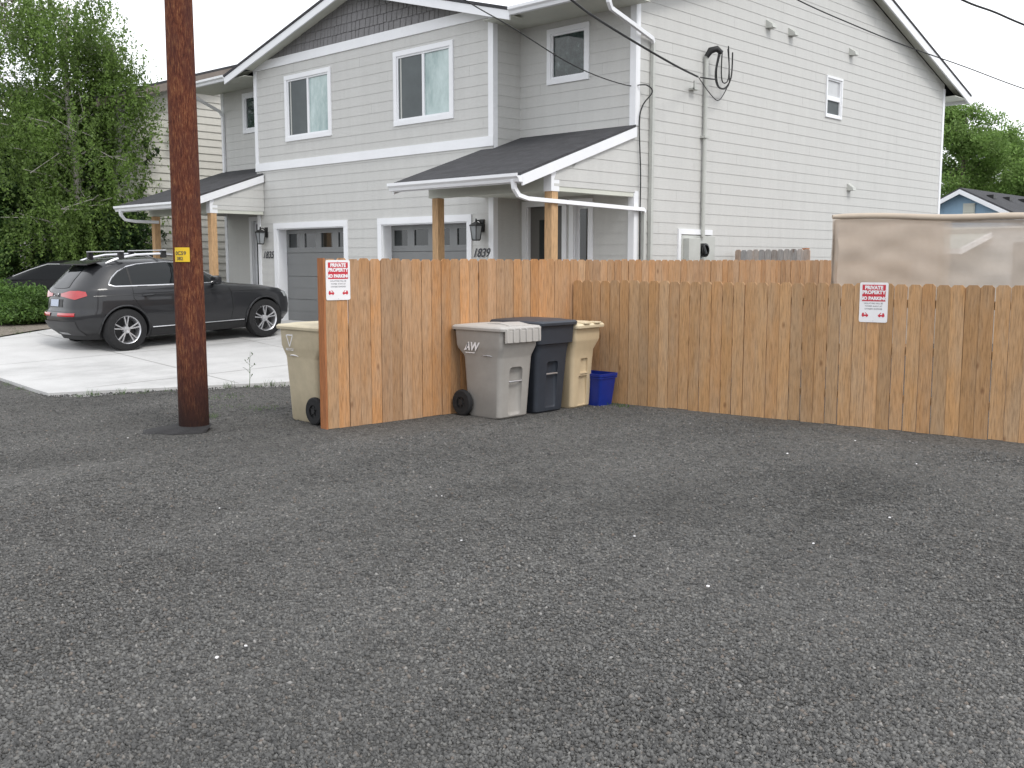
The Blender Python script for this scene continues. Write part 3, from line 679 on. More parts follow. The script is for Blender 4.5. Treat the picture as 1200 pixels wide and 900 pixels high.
# ------------------------------------------------------------ cables
def cable(name, pts, r, label, cat='cable', group=None, mat='blackp'):
    m = MB(); P = [Vector(p) for p in pts]; Q = []
    for i in range(len(P)-1):
        p0 = P[max(i-1, 0)]; p1 = P[i]; p2 = P[i+1]; p3 = P[min(i+2, len(P)-1)]
        for k in range(8):
            t = k/8; Q.append(.5*((2*p1) + (-p0+p2)*t + (2*p0-5*p1+4*p2-p3)*t*t + (-p0+3*p1-3*p2+p3)*t**3))
    Q.append(P[-1]); m.tube(Q, r, 6); o = m.build(name, M[mat], smooth=True); tag(o, label, cat, group); return o
import mathutils
CAMV = cam.rotation_euler.to_matrix()
def at(px, py, D):               # a point seen at photo pixel px,py at distance D ahead
    v = CAMV @ Vector(((px-600)/1195, (450-py)/1195, -1)); return Vector((0, 0, 1.8)) + v*D
cable('service_drop_cable', [at(560, -90, 11), at(670, 0, 13.2), at(700, 22, 14), at(745, 50, 15), at(790, 76, 15.8), Vector((-10.0, 15.02, 4.93))], .016, 'thick black service cable sagging down to the wall mast of the grey house')
cable('phone_cable', [at(440, -70, 11), at(545, 0, 13), at(600, 32, 14), at(660, 70, 15), at(700, 89, 15.7), at(735, 100, 16.3), Vector((-10.08, 13.5, 4.62))], .008, 'thin black cable running past the small upstairs window to the house corner')
cable('overhead_wire', [at(860, -42, 15), at(935, 0, 16), at(1000, 29, 17), at(1062, 54, 18), at(1130, 78, 19.2), at(1200, 104, 20.4), at(1290, 132, 22)], .010, 'thin overhead wire crossing in front of the side gable to the right sky', group=None)
cable('overhead_wire', [at(1050, -40, 14), at(1128, 0, 15), at(1165, 14, 15.6), at(1200, 29, 16.2), at(1280, 60, 17.5)], .016, 'short thicker black wire in the sky at the top right corner')
# loops of slack cable at the mast
m = MB(); f = fx(-10.14)
def loop(pts, r):
    P = [Vector(p) for p in pts]; Q = []
    for i in range(len(P)-1):
        p0 = P[max(i-1, 0)]; p1 = P[i]; p2 = P[i+1]; p3 = P[min(i+2, len(P)-1)]
        for k in range(6): t = k/6; Q.append(.5*((2*p1) + (-p0+p2)*t + (2*p0-5*p1+4*p2-p3)*t*t + (-p0+3*p1-3*p2+p3)*t**3))
    Q.append(P[-1]); mm = MB(f); mm.tube(Q, r, 6); m.add(mm.v, mm.f, raw=True)
loop([(15.55, 5.4, .24), (15.50, 5.1, .2), (15.62, 4.86, .16), (15.85, 4.84, .15), (16.05, 5.05, .15), (16.08, 5.48, .15)], .013)
loop([(15.57, 5.4, .26), (15.62, 5.1, .22), (15.7, 4.92, .2), (15.85, 4.95, .2), (15.9, 5.15, .2), (15.86, 5.55, .2)], .011)
loop([(15.53, 5.4, .22), (15.46, 5.05, .2), (15.52, 4.85, .2), (15.7, 4.8, .2), (15.9, 4.9, .2), (15.93, 5.2, .18), (15.84, 5.5, .2)], .010)
loop([(15.5, 4.95, .2), (15.4, 4.93, .2), (15.1, 4.93, .14)], .012)
loop([(15.05, 4.92, .14), (15.4, 4.70, .14), (15.7, 4.62, .14), (16.0, 4.95, .15)], .008)
tag(m.build('cable_loops', M['blackp'], smooth=True), 'bundle of slack black cable loops hanging beside the wall mast', 'cable')
cable('wall_cable', [(-10.08, 13.5, 4.62), (-10.02, 13.62, 4.62), (-9.98, 13.70, 4.52), (-10.08, 13.58, 4.3), (-10.10, 13.53, 4.0), (-10.09, 13.57, 3.2), (-10.085, 13.56, 2.4), (-10.09, 13.58, 1.2)], .011, 'thin dark cable running down the wall at the house corner')

# ------------------------------------------------------------ fences
def fence(name, p0, p1, hgt, pitch, label, face=1, mat='cedar', zf=lambda s: 0, gap=.006, post_h=None, posts=None, ragged=.006):
    p0, p1 = Vector(p0), Vector(p1); Ld = (p1-p0).length; d = (p1-p0)/Ld; nn = Vector((d.y, -d.x))*face
    root = empty(name, (p0.x, p0.y, 0)); tag(root, label, 'fence')
    fm = lambda a, z, e: (p0.x + d.x*a + nn.x*e, p0.y + d.y*a + nn.y*e, z)
    m = MB(fm); vals = []; s = 0
    while s < Ld:
        w = pitch - gap*random.uniform(.3, 1.6); h = hgt + random.uniform(-ragged, ragged); b = zf(s) + random.uniform(0, .02) - .01; c = .028
        e0 = random.uniform(0, .006); lean = random.uniform(-.003, .003); th = .016
        pts = [(s, b), (s+w, b), (s+w+lean, h-c), (s+w-c+lean, h), (s+c+lean, h), (s+lean, h-c)]
        m.add([(a, z, e0+th) for a, z in pts] + [(a, z, e0) for a, z in pts], [(0,1,2,3,4,5), (11,10,9,8,7,6)] + [(i, (i+1) % 6+0, (i+1) % 6+6, i+6) for i in range(6)])
        vals += [random.random()]*8; s += pitch
    o = m.build('board_panel', M[mat], root, off=(p0.x, p0.y, 0), fix=False); face_attr(o, vals)
    for z in (.3, hgt*.52, hgt-.25):
        m = MB(fm); m.box(.0, Ld, z, z+.085, -.04, -.002); r_ = m.build('rail', M[mat], root, off=(p0.x, p0.y, 0)); face_attr(r_, [.4]*len(r_.data.polygons))
    for s in (posts if posts is not None else np.arange(.045, Ld, 2.4)):
        m = MB(fm); m.box(s-.045, s+.045, -.1, (post_h or hgt-.03), -.135, -.042); r_ = m.build('fence_post', M['post'], root, off=(p0.x, p0.y, 0)); face_attr(r_, [random.random()]*len(r_.data.polygons))
    return fm
F1a, F1b = (-9.04, 6.55), (-8.07, 19.4)
f1 = fence('picket_fence', F1a, F1b, 1.845, .143, 'taller cedar board fence behind the bins, running back beside the house', 1, 'cedar')
F2a, F2b = (-8.72, 10.31), (-.4, 11.17)
f2 = fence('picket_fence', F2a, F2b, 1.575, .143, 'lower cedar board fence across the right half of the lot', 1, 'cedar2', gap=.009)
# end board on the left end of the tall fence
m = MB(f1); m.box(-.024, -.002, 0, 1.85, -.10, .020); o = m.build('end_board', M['post'], [k for k in COL.objects if k.name == 'picket_fence'][0], off=(F1a[0], F1a[1], 0)); face_attr(o, [.3]*len(o.data.polygons))
# old grey gate panel between house and fence
f3 = fence('gate_panel', (-10.08, 16.5), (-8.55, 16.22), 2.035, .14, 'small weathered grey board panel next to the side wall of the house', 1, 'oldwood', posts=[1.50], post_h=2.05)
m = MB(); m.box(-8.36, -8.2, 16.7, 16.86, 0, 1.56); o = m.build('corner_post', M['post'], bevel=.01); face_attr(o, [.2]*len(o.data.polygons)); tag(o, 'short orange brown post top where the tall fence meets the shade cloth', 'post')

# signs
def sign(name, fm, s, z, label):
    root = empty(name, fm(s, z, 0)); O3 = fm(s, z, 0); tag(root, label, 'sign', 'no parking signs on the fences')
    wd, hh = .305, .43
    def sm(a, b, e): return fm(s+a, z+b, .024+e)
    m = MB(sm); pts = []; rr = .02
    for cx_, cy_, a0 in ((wd/2-rr, hh/2-rr, 0), (-wd/2+rr, hh/2-rr, 90), (-wd/2+rr, -hh/2+rr, 180), (wd/2-rr, -hh/2+rr, 270)):
        for k in range(5): a = R(a0+22.5*k); pts.append((cx_+rr*math.cos(a), cy_+rr*math.sin(a)))
    n = len(pts); m.add([(a, b, 0) for a, b in pts] + [(a, b, .003) for a, b in pts], [tuple(range(n)), tuple(range(n, 2*n))] + [(i, (i+1) % n, (i+1) % n+n, i+n) for i in range(n)])
    m.build('sign_plate', M['signwhite'], root, off=O3)
    m = MB(sm); m.box(-.125, .125, .012, .19, .003, .0045); m.build('red_field', M['signred'], root, off=O3)
    m = MB(sm); m.text('PRIVATE', .052, (0, .142), .0062, bold=.0028); m.text('PROPERTY', .052, (0, .092), .0062, bold=.0028); m.text('NO PARKING', .048, (0, .028), .0062, bold=.003); m.build('white_lettering', M['signwhite'], root, off=O3, fix=False)
    m = MB(sm); m.text('VIOLATORS WILL BE', .022, (0, -.018), .0042); m.text('TOWED AWAY AT', .022, (0, -.048), .0042); m.text("OWNER'S EXPENSE", .022, (0, -.078), .0042); m.build('small_lettering', M['ink'], root, off=O3, fix=False)
    for k in (-1, 1):       # little tow trucks
        m = MB(sm)
        c = k*.088; y = -.15
        m.quad((c-.035, y, .0042), (c+.035, y, .0042), (c+.035, y+.018, .0042), (c-.035, y+.018, .0042))
        m.quad((c+k*.01, y+.018, .0044), (c+k*.034, y+.018, .0044), (c+k*.028, y+.036, .0044), (c+k*.012, y+.036, .0044))
        m.quad((c-k*.035, y+.012, .0046), (c-k*.005, y+.042, .0046), (c-k*.0, y+.038, .0046), (c-k*.028, y+.008, .0046))
        for q in (-.02, .02): m.add([(c+q+.009*math.cos(R(45*i)), y+.009*math.sin(R(45*i)), .0048) for i in range(8)], [tuple(range(8))])
        m.build('tow_truck_symbol', M['signred'], root, off=O3, fix=False)
    for b in (.2, -.2): m = MB(sm); m.lathe([(.003, .0055), (.006, .0045), (.006, .0)], 'z', 8, (0, b, 0)); m.build('screw', M['alu'], root, off=O3)
sign('parking_sign', f1, .155, 1.615, 'red and white no parking sign at the left end of the tall fence')
sign('parking_sign', f2, 3.93, 1.375, 'red and white no parking sign on the lower fence at right')

# ------------------------------------------------------------ wheelie carts
def rrect(hw, y0, y1, r, n=4):
    pts = []
    for cx_, cy_, a0 in ((hw-r, y1-r, 0), (-hw+r, y1-r, 90), (-hw+r, y0+r, 180), (hw-r, y0+r, 270)):
        for k in range(n+1): a = R(a0+90*k/n); pts.append((cx_+r*math.cos(a), cy_+r*math.sin(a)))
    return pts
def loft(m, levels, cap0=True, cap1=True):
    n = len(levels[0][1]); vs = [(x, y, z) for z, P in levels for x, y in P]
    fs = [(i*n+k, i*n+(k+1) % n, (i+1)*n+(k+1) % n, (i+1)*n+k) for i in range(len(levels)-1) for k in range(n)]
    if cap0: fs.append(tuple(range(n))[::-1])
    if cap1: fs.append(tuple(range((len(levels)-1)*n, len(levels)*n)))
    m.add(vs, fs)
def cart(loc, rz, h, mb, ml, label, style, logo=None, sc=1.0):
    root = empty('wheeled_bin', loc, rz); tag(root, label, 'wheelie bin', 'wheeled bins by the fence'); root.scale = (sc, 1, 1)
    k = h/1.1
    m = MB(); B = .8
    lv = [(0.0, -.24, .25, .235, .05), (.02, -.26, .27, .25, .06), (.40*k, -.285, .295, .265, .06), (.70*k, -.30, .315, .28, .06), (.725*k, -.31, .32, .283, .06), (.80*k, -.39, .355, .298, .06), (.84*k, -.40, .365, .305, .05), (1.0*k, -.415, .375, .31, .05), (1.02*k, -.415, .375, .31, .05)]
    if style == 'dark': lv = [(0.0, -.24, .25, .235, .05), (.02, -.26, .27, .25, .06), (.70*k, -.31, .325, .285, .06), (.80*k, -.33, .345, .292, .06), (.812*k, -.40, .385, .315, .05), (1.02*k, -.415, .40, .322, .05)]
    if style == 'tan': lv = [(0.0, -.24, .24, .215, .05), (.02, -.26, .26, .23, .06), (.62*k, -.29, .29, .26, .06), (.74*k, -.30, .30, .27, .06), (.85*k, -.38, .35, .305, .05), (.88*k, -.39, .355, .31, .04), (1.02*k, -.40, .36, .31, .04)]
    loft(m, [(z, rrect(hw, y0, y1, r)) for z, y0, y1, hw, r in lv])
    o = m.build('bin_body', mb, root, smooth=True)
    def cutbox(a0, a1, b0, b1, c0, c1, bev=.03):
        q = MB(); q.box(a0, a1, b0, b1, c0, c1); t = q.build('c', mb)
        b = t.modifiers.new('b', 'BEVEL'); b.width = bev; b.segments = 3; apply_mods(t); t.location = loc; t.rotation_euler = (0, 0, rz); t.scale = (sc, 1, 1)
        bpy.context.view_layer.update(); cut(o, t)
    if style == 'grey':
        cutbox(-.11, .11, .235, .5, .03, .60, .045); cutbox(-.12, .08, -.6, -.2, -.05, .16) if 0 else None
    elif style == 'tan':
        cutbox(-.10, .07, .255, .5, .44, .62, .012); cutbox(-.10, .10, .245, .5, .03, .40, .01); 
    else: cutbox(-.10, .10, .26, .5, .05, .62, .03)
    try: o.data.set_sharp_from_angle(angle=R(35))
    except Exception: pass
    # wheel wells: wheels sit outboard of the lower back
    m = MB(); lz = 1.02*k; oy = .385 if style != 'dark' else .41
    loft(m, [(lz+.002, rrect(.335, -.44, oy+.03, .05)), (lz+.035, rrect(.34, -.445, oy+.035, .05)), (lz+.055, rrect(.325, -.43, oy+.02, .06)), (lz+.062, rrect(.27, -.38, oy-.05, .08)), (lz+.075, rrect(.20, -.25, oy-.12, .08))])
    if style == 'grey':
        m.prism([(-.17, -.12, lz+.05), (-.17, .02, lz+.085), (-.17, .20, lz+.095), (-.17, .36, lz+.07), (-.17, .36, lz+.04), (-.17, -.12, lz+.04)], (.34, 0, 0))
        for i in range(6): x = -.27+.108*i; m.box(x-.014, x+.014, oy+.03, oy+.055, lz-.125, lz+.03)
        m.box(-.29, .29, oy+.02, oy+.038, lz-.13, lz+.01)
    if style == 'tan': m.box(-.2, -.06, oy-.1, oy+.05, lz+.055, lz+.075); m.box(.06, .2, oy-.1, oy+.05, lz+.055, lz+.075)
    m.build('lid', ml, root, smooth=True, bevel=.004)
    m = MB(); hz = lz-.02
    m.tube([(-.26, -.40, hz), (-.26, -.455, hz+.02), (-.25, -.465, hz+.022), (.25, -.465, hz+.022), (.26, -.455, hz+.02), (.26, -.40, hz)], .016, 10); m.build('handle', M['blackp'] if style != 'tan' else mb, root, smooth=True)
    m = MB(); m.tube([(-.30, -.285, .155), (.30, -.285, .155)], .012, 10); m.build('axle', M['alu'], root)
    for s in (-1, 1):
        x = s*.30; m = MB(); R0 = .155
        m.lathe([(x-.03, .07), (x-.03, R0-.015), (x-.018, R0), (x+.018, R0), (x+.03, R0-.015), (x+.03, .07)], 'x', 36, (0, -.285, R0)); wl = m.build('wheel', M['rubber'], root, smooth=True)
        m = MB(); m.lathe([(x-.012, .0), (x-.012, .1), (x+.012, .1), (x+.012, 0)], 'x', 24, (0, -.285, R0)); m.lathe([(x-.034, 0), (x-.034, .03), (x+.034, .03), (x+.034, 0)], 'x', 16, (0, -.285, R0))
        for q in range(6):
            a = R(60*q+20); u = Vector((0, math.cos(a), math.sin(a))); v_ = Vector((0, -math.sin(a), math.cos(a)))*.010; b0 = Vector((x-.02, -.285, R0))+u*.025; b1 = Vector((x-.02, -.285, R0))+u*.10
            m.prism([b0-v_, b1-v_, b1+v_, b0+v_], (.04, 0, 0))
        m.build('hub', M['blackp'], wl, smooth=True)
    m = MB()
    if style == 'grey': m.tube([(-.11, .287, .43), (.11, .287, .43)], .012, 8)
    elif style == 'tan': m.tube([(-.10, .28, .43), (.07, .28, .43)], .012, 8)
    else: m.tube([(-.10, .298, .47), (.10, .298, .47)], .012, 8)
    m.build('grab_bar', M['alu'] if style != 'tan' else mb, root, smooth=True)
    # moulded ledge on the side
    m = MB()
    for s in (-1, 1):
        m.tube([(s*(.283), .04, .725*k), (s*.294, .07, .735*k), (s*.297, .12, .738*k), (s*.294, .17, .735*k), (s*.283, .20, .725*k)], [.003, .006, .008, .006, .003], 8)
    if style in ('grey', 'dark'): m.build('side_ledge', mb, root, smooth=True)
    if logo:
        s, y, z = logo[1]; off = {'grey': .3045, 'tan': .303, 'tan2': .303}[style if logo[0] == 'aw' else 'tan']
        xx = lambda zz: s*(.2835 + (.298-.2835)*max(0, min(1, (zz/k-.725)/.075)) + max(0, min(.0075, (zz/k-.8)*.2)) + .0035)
        m.m = lambda a, b, e: (s*(off+e), y + a*s, z + b) 
        if logo[0] == 'aw':
            m.text('AW', .13, (0.015, 0), .006, shear=.3, bold=.005); m.add([(-.075, 0, .006), (-.06, 0, .006), (-.03, .082, .006), (-.045, .082, .006)], [(0,1,2,3)]); m.quad((-.08, -.035, .006), (.075, -.035, .006), (.075, -.026, .006), (-.08, -.026, .006))
        else:
            for sgn in (0,):
                A, B_, C_ = (-.062, .10), (.062, .10), (0, -.03)
                for (p, q) in ((A, B_), (B_, C_), (C_, A)):
                    p, q = Vector(p), Vector(q); d = (q-p).normalized(); nn = Vector((-d.y, d.x))*.007; p2 = p+d*.012; q2 = q-d*.012
                    m.quad((*(p2-nn), .006), (*(q2-nn), .006), (*(q2+nn), .006), (*(p2+nn), .006)); m.add([(*(q2-nn*2), .0065), (*(q2+nn*2), .0065), (*(q2+d*.018), .0065)], [(0,1,2)])
            m.text('RECYCLE', .036, (0, -.075), .006, bold=.001); m.text('PLEASE', .034, (.01, .13), .006, bold=.001)
        m.build('printed_logo', M['signwhite'], root, fix=False)
    return root
AX = R(-90)     # front of bin towards +x
cart((-8.42, 8.56, 0), AX, 1.10, M['cgrey'], M['cgreyl'], 'light grey wheeled bin with white lettering, nearest of the three against the fence', 'grey', ('aw', (1, -.14, .79)))
cart((-8.43, 9.20, 0), AX, 1.14, M['cdark'], M['cdarkl'], 'dark charcoal wheeled bin between the grey one and the cream one', 'dark')
cart((-8.40, 9.76, 0), AX+R(4), 1.08, M['ctan'], M['ctanl'], 'cream tan wheeled bin next to the blue tub', 'tan', sc=.86)
cart((-9.66, 6.93, 0), R(90), 1.13, M['ctan2'], M['ctan2l'], 'dull beige wheeled bin behind the left end of the tall fence', 'tan2', ('rec', (-1, .17, .885)))
# blue tub
root = empty('recycling_tub', (-8.20, 10.11, 0), R(-90)); tag(root, 'low blue plastic tub beside the cream bin at the fence corner', 'tub')
m = MB(); loft(m, [(0, rrect(.13, -.17, .19, .03)), (.37, rrect(.165, -.21, .235, .04)), (.375, rrect(.18, -.225, .25, .04)), (.41, rrect(.182, -.227, .252, .04)), (.412, rrect(.165, -.21, .235, .04)), (.03, rrect(.12, -.16, .18, .03))], cap1=True)
m.build('tub_body', M['blue'], root, smooth=True)
m = MB(); loft(m, [(.352, rrect(.178, -.222, .247, .04)), (.366, rrect(.178, -.222, .247, .04))], False, False)
m.build('rim_rib', M['blue'], root)

# ------------------------------------------------------------ cars
class Body:
    def __init__(s, rear, front, half, n=4.6):
        s.r, s.f, s.h, s.n = rear, front, half, n
    def I(s, T, z): return float(np.interp(z, [a for a, b in T], [b for a, b in T]))
    def dims(s, z): return s.I(s.r, z), s.I(s.f, z), s.I(s.h, z)
    def P(s, th, z, off=0):
        r, f, w = s.dims(z); a = (f-r)/2; m = (f+r)/2; n = s.n if th < math.pi/2 else s.n-.6
        if z > 1.0: n = s.n - min(.5, (z-1.0)*2)
        c, sn = math.cos(th), math.sin(th); k = 2/n
        x = w*math.copysign(abs(sn)**k, sn); y = m - a*math.copysign(abs(c)**k, c)
        if off:
            e = 1e-3; p1 = Vector(s.P(th+e, z)); p0 = Vector(s.P(th-e, z)); q1 = Vector(s.P(th, z+e)); q0 = Vector(s.P(th, z-e))
            nn = (p1-p0).cross(q1-q0)
            if nn.length > 0: nn.normalize()
            if nn.dot(Vector((x, y-m, 0))) < 0: nn = -nn
            return (x+nn.x*off, y+nn.y*off, z+nn.z*off)
        return (x, y, z)
    def X(s, y, z):
        r, f, w = s.dims(z); a = (f-r)/2; m = (f+r)/2; n = s.n
        if z > 1.0: n = s.n - min(.5, (z-1.0)*2)
        t = min(1, abs((y-m)/a)); return w*(1-t**n)**(1/n)
    def mesh(s, zs, N=120):
        m = MB(); ths = []
        for k in range(N):   # denser sampling at corners
            ths.append(2*math.pi*k/N)
        lv = []
        for z in zs: lv.append((z, [s.P(t, z)[:2] for t in ths]))
        loft(m, lv); return m
def patch_side(bd, side, y0, y1, lo, hi, n=20, k=8, off=.006):
    m = MB(); vs = []
    for i in range(n+1):
        y = y0+(y1-y0)*i/n
        for j in range(k+1):
            z = lo(y)+(hi(y)-lo(y))*j/k; x = bd.X(y, z)
            e = 2e-3; dz = (bd.X(y, z+e)-bd.X(y, z-e))/(2*e); dy = (bd.X(y+e, z)-bd.X(y-e, z))/(2*e); nn = Vector((1, -dy, -dz)).normalized()*off
            vs.append((side*(x+nn.x), y+nn.y, z+nn.z))
    m.add(vs, [(i*(k+1)+j, (i+1)*(k+1)+j, (i+1)*(k+1)+j+1, i*(k+1)+j+1) for i in range(n) for j in range(k)]); return m
def patch_th(bd, t0, t1, lo, hi, n=30, k=10, off=.006, sgn=1):
    m = MB(); vs = []
    for i in range(n+1):
        u = i/n; th = t0+(t1-t0)*u
        for j in range(k+1): z = lo(u)+(hi(u)-lo(u))*j/k; vs.append(bd.P(th, z, off))
    m.add(vs, [(i*(k+1)+j, (i+1)*(k+1)+j, (i+1)*(k+1)+j+1, i*(k+1)+j+1) for i in range(n) for j in range(k)]); return m
def side_line(bd, side, pts, r, mat, name, par, off=.012, n=5):
    m = MB(); Q = []
    for (a, b), (c, d) in zip(pts[:-1], pts[1:]):
        for k in range(n): t = k/n; Q.append((a+(c-a)*t, b+(d-b)*t))
    Q.append(pts[-1]); m.tube([(side*(bd.X(y, z)+off), y, z) for y, z in Q], r, 6); return m.build(name, mat, par, smooth=True)
def curve(P): ys_ = [a for a, b in P]; zs_ = [b for a, b in P]; return lambda y: float(np.interp(y, ys_, zs_))
SUVB = Body([(.2, -.62), (.32, -.68), (.42, -.82), (.55, -.88), (.68, -.88), (.74, -.84), (.9, -.815), (1.05, -.78), (1.12, -.74), (1.25, -.62), (1.4, -.46), (1.5, -.35), (1.56, -.24), (1.61, .0), (1.635, .4)],
            [(.2, 3.35), (.3, 3.55), (.42, 3.66), (.58, 3.68), (.72, 3.665), (.84, 3.60), (.92, 3.46), (.97, 3.25), (1.01, 2.98), (1.05, 2.62), (1.085, 2.30), (1.12, 2.16), (1.25, 1.96), (1.4, 1.68), (1.5, 1.42), (1.56, 1.18), (1.61, .85), (1.635, .5)],
            [(.2, .80), (.3, .87), (.42, .915), (.6, .94), (.78, .948), (.9, .943), (1.0, .925), (1.08, .90), (1.12, .875), (1.25, .82), (1.4, .75), (1.5, .69), (1.55, .63), (1.59, .52), (1.62, .36), (1.635, .15)], 4.2)
car = empty('parked_suv', (-18.14, 8.28, .262), 0, math.atan2(.10, 2.84)); tag(car, 'dark grey estate-style suv with silver roof bars parked in front of the garage', 'car')
zs = [.22, .26, .30, .34, .38, .42, .48, .54, .60, .66, .70, .74, .79, .84, .88, .92, .95, .98, 1.01, 1.04, 1.07, 1.09, 1.11, 1.13, 1.18, 1.24, 1.30, 1.36, 1.42, 1.48, 1.52, 1.56, 1.585, 1.61, 1.625, 1.635]
body = SUVB.mesh(zs, 160).build('body', [M['carpaint'], M['blackp']], car, smooth=True)
bpy.context.view_layer.update()
for ay in (0, 2.81):
    for sx in (-1, 1):
        q = MB(); q.lathe([(0, 0), (0, .415), (.32, .415), (.32, 0)], 'x', 40, (0, 0, 0)); t = q.build('c', M['blackp']); t.parent = car
        t.location = (sx*.98-(.32 if sx > 0 else 0), ay, .37); bpy.context.view_layer.update(); cut(body, t)
for p in body.data.polygons:
    c = p.center
    inw = any((c.y-ay)**2+(c.z-.37)**2 < .417**2 for ay in (0, 2.81)) and abs(c.x) < 1
    if len(body.data.materials) < 2: pass
    nrm = p.normal
    p.material_index = 1 if (inw and abs(nrm.x) < .98 or (inw and abs(c.x) < .75)) or c.z < .33 else 0
try: body.data.set_sharp_from_angle(angle=R(35))
except Exception: pass
# lower cladding + rear bumper skirt
for s in (-1, 1):
    m = patch_side(SUVB, s, .46, 2.36, lambda y: .23, lambda y: .36, 24, 3, .01); m.build('sill_cladding', M['carpaint2'] if 'carpaint2' in M else M['blackp'], car, smooth=True)
M['clad'] = paint('grey_bumper_plastic', (.05, .05, .052), .5, .1)
m = patch_th(SUVB, R(-24), R(24), lambda u: .30, lambda u: .56, 40, 6, .008); m.build('rear_skirt', M['clad'], car, smooth=True)
m = patch_th(SUVB, R(-2.2), R(2.2), lambda u: .31, lambda u: .36, 30, 3, .014); m.build('skid_plate', M['alu'], car, smooth=True)
# arch lips
for s in (-1, 1):
    for ay in (0, 2.81):
        pts = [(ay+.425*math.cos(R(a)), .37+.425*math.sin(R(a))) for a in range(-14, 196, 10)]
        m = MB(); m.tube([(s*(SUVB.X(y, z)+.004), y, z) for y, z in pts], .016, 8); m.build('arch_lip', M['carpaint'], car, smooth=True)
# wheels
def wheel(par, x, y, z, s, r=.372):
    m = MB(); w = .12
    m.lathe([(x-w, r*.66), (x-w*1.02, r*.85), (x-w*.9, r*.97), (x-w*.6, r), (x+w*.6, r), (x+w*.9, r*.97), (x+w*1.02, r*.85), (x+w, r*.66)], 'x', 48, (0, y, z)); ty = m.build('wheel', M['rubber'], par, smooth=True)
    m = MB(); xo = x+s*w*.9; 
    m.lathe([(xo-s*.16, .0), (xo-s*.16, r*.60), (xo-s*.02, r*.60), (xo+s*.008, r*.655), (xo+s*.012, r*.68), (xo-s*.01, r*.69)], 'x', 48, (0, y, z)); 
    rim = m.build('rim', M['alu'], ty, smooth=True)
    m = MB(); m.lathe([(xo-s*.155, .0), (xo-s*.155, r*.595)], 'x', 40, (0, y, z)); m.build('brake_backing', M['blackp'], rim)
    m = MB(); m.lathe([(xo-s*.02, .0), (xo-s*.012, .055), (xo-s*.04, .07), (xo-s*.09, .07)], 'x', 24, (0, y, z))
    for q in range(5):
        a = R(72*q+90)
        for e in (-.13, .13):
            u = Vector((0, math.cos(a+e*.5), math.sin(a+e*.5))); u2 = Vector((0, math.cos(a+e*1.25), math.sin(a+e*1.25))); v_ = Vector((0, -math.sin(a), math.cos(a)))*.0105; c0 = Vector((xo-s*.04, y, z))
            b0 = c0+u*.05; b1 = c0+u2*r*.63; vv = [b0-v_, b0+v_, b1+v_*1.1, b1-v_*1.1]; d1 = Vector((s*.028, 0, 0)); d2 = Vector((s*.042, 0, 0))
            m.add(vv+[vv[0]+d1, vv[1]+d1, vv[2]+d2, vv[3]+d2], [(0,1,2,3),(4,5,6,7),(0,1,5,4),(1,2,6,5),(2,3,7,6),(3,0,4,7)])
    m.build('spokes', M['alu'], rim, bevel=.003)
for s in (-1, 1):
    for ay in (0, 2.81): wheel(car, s*.80, ay, .372, s)
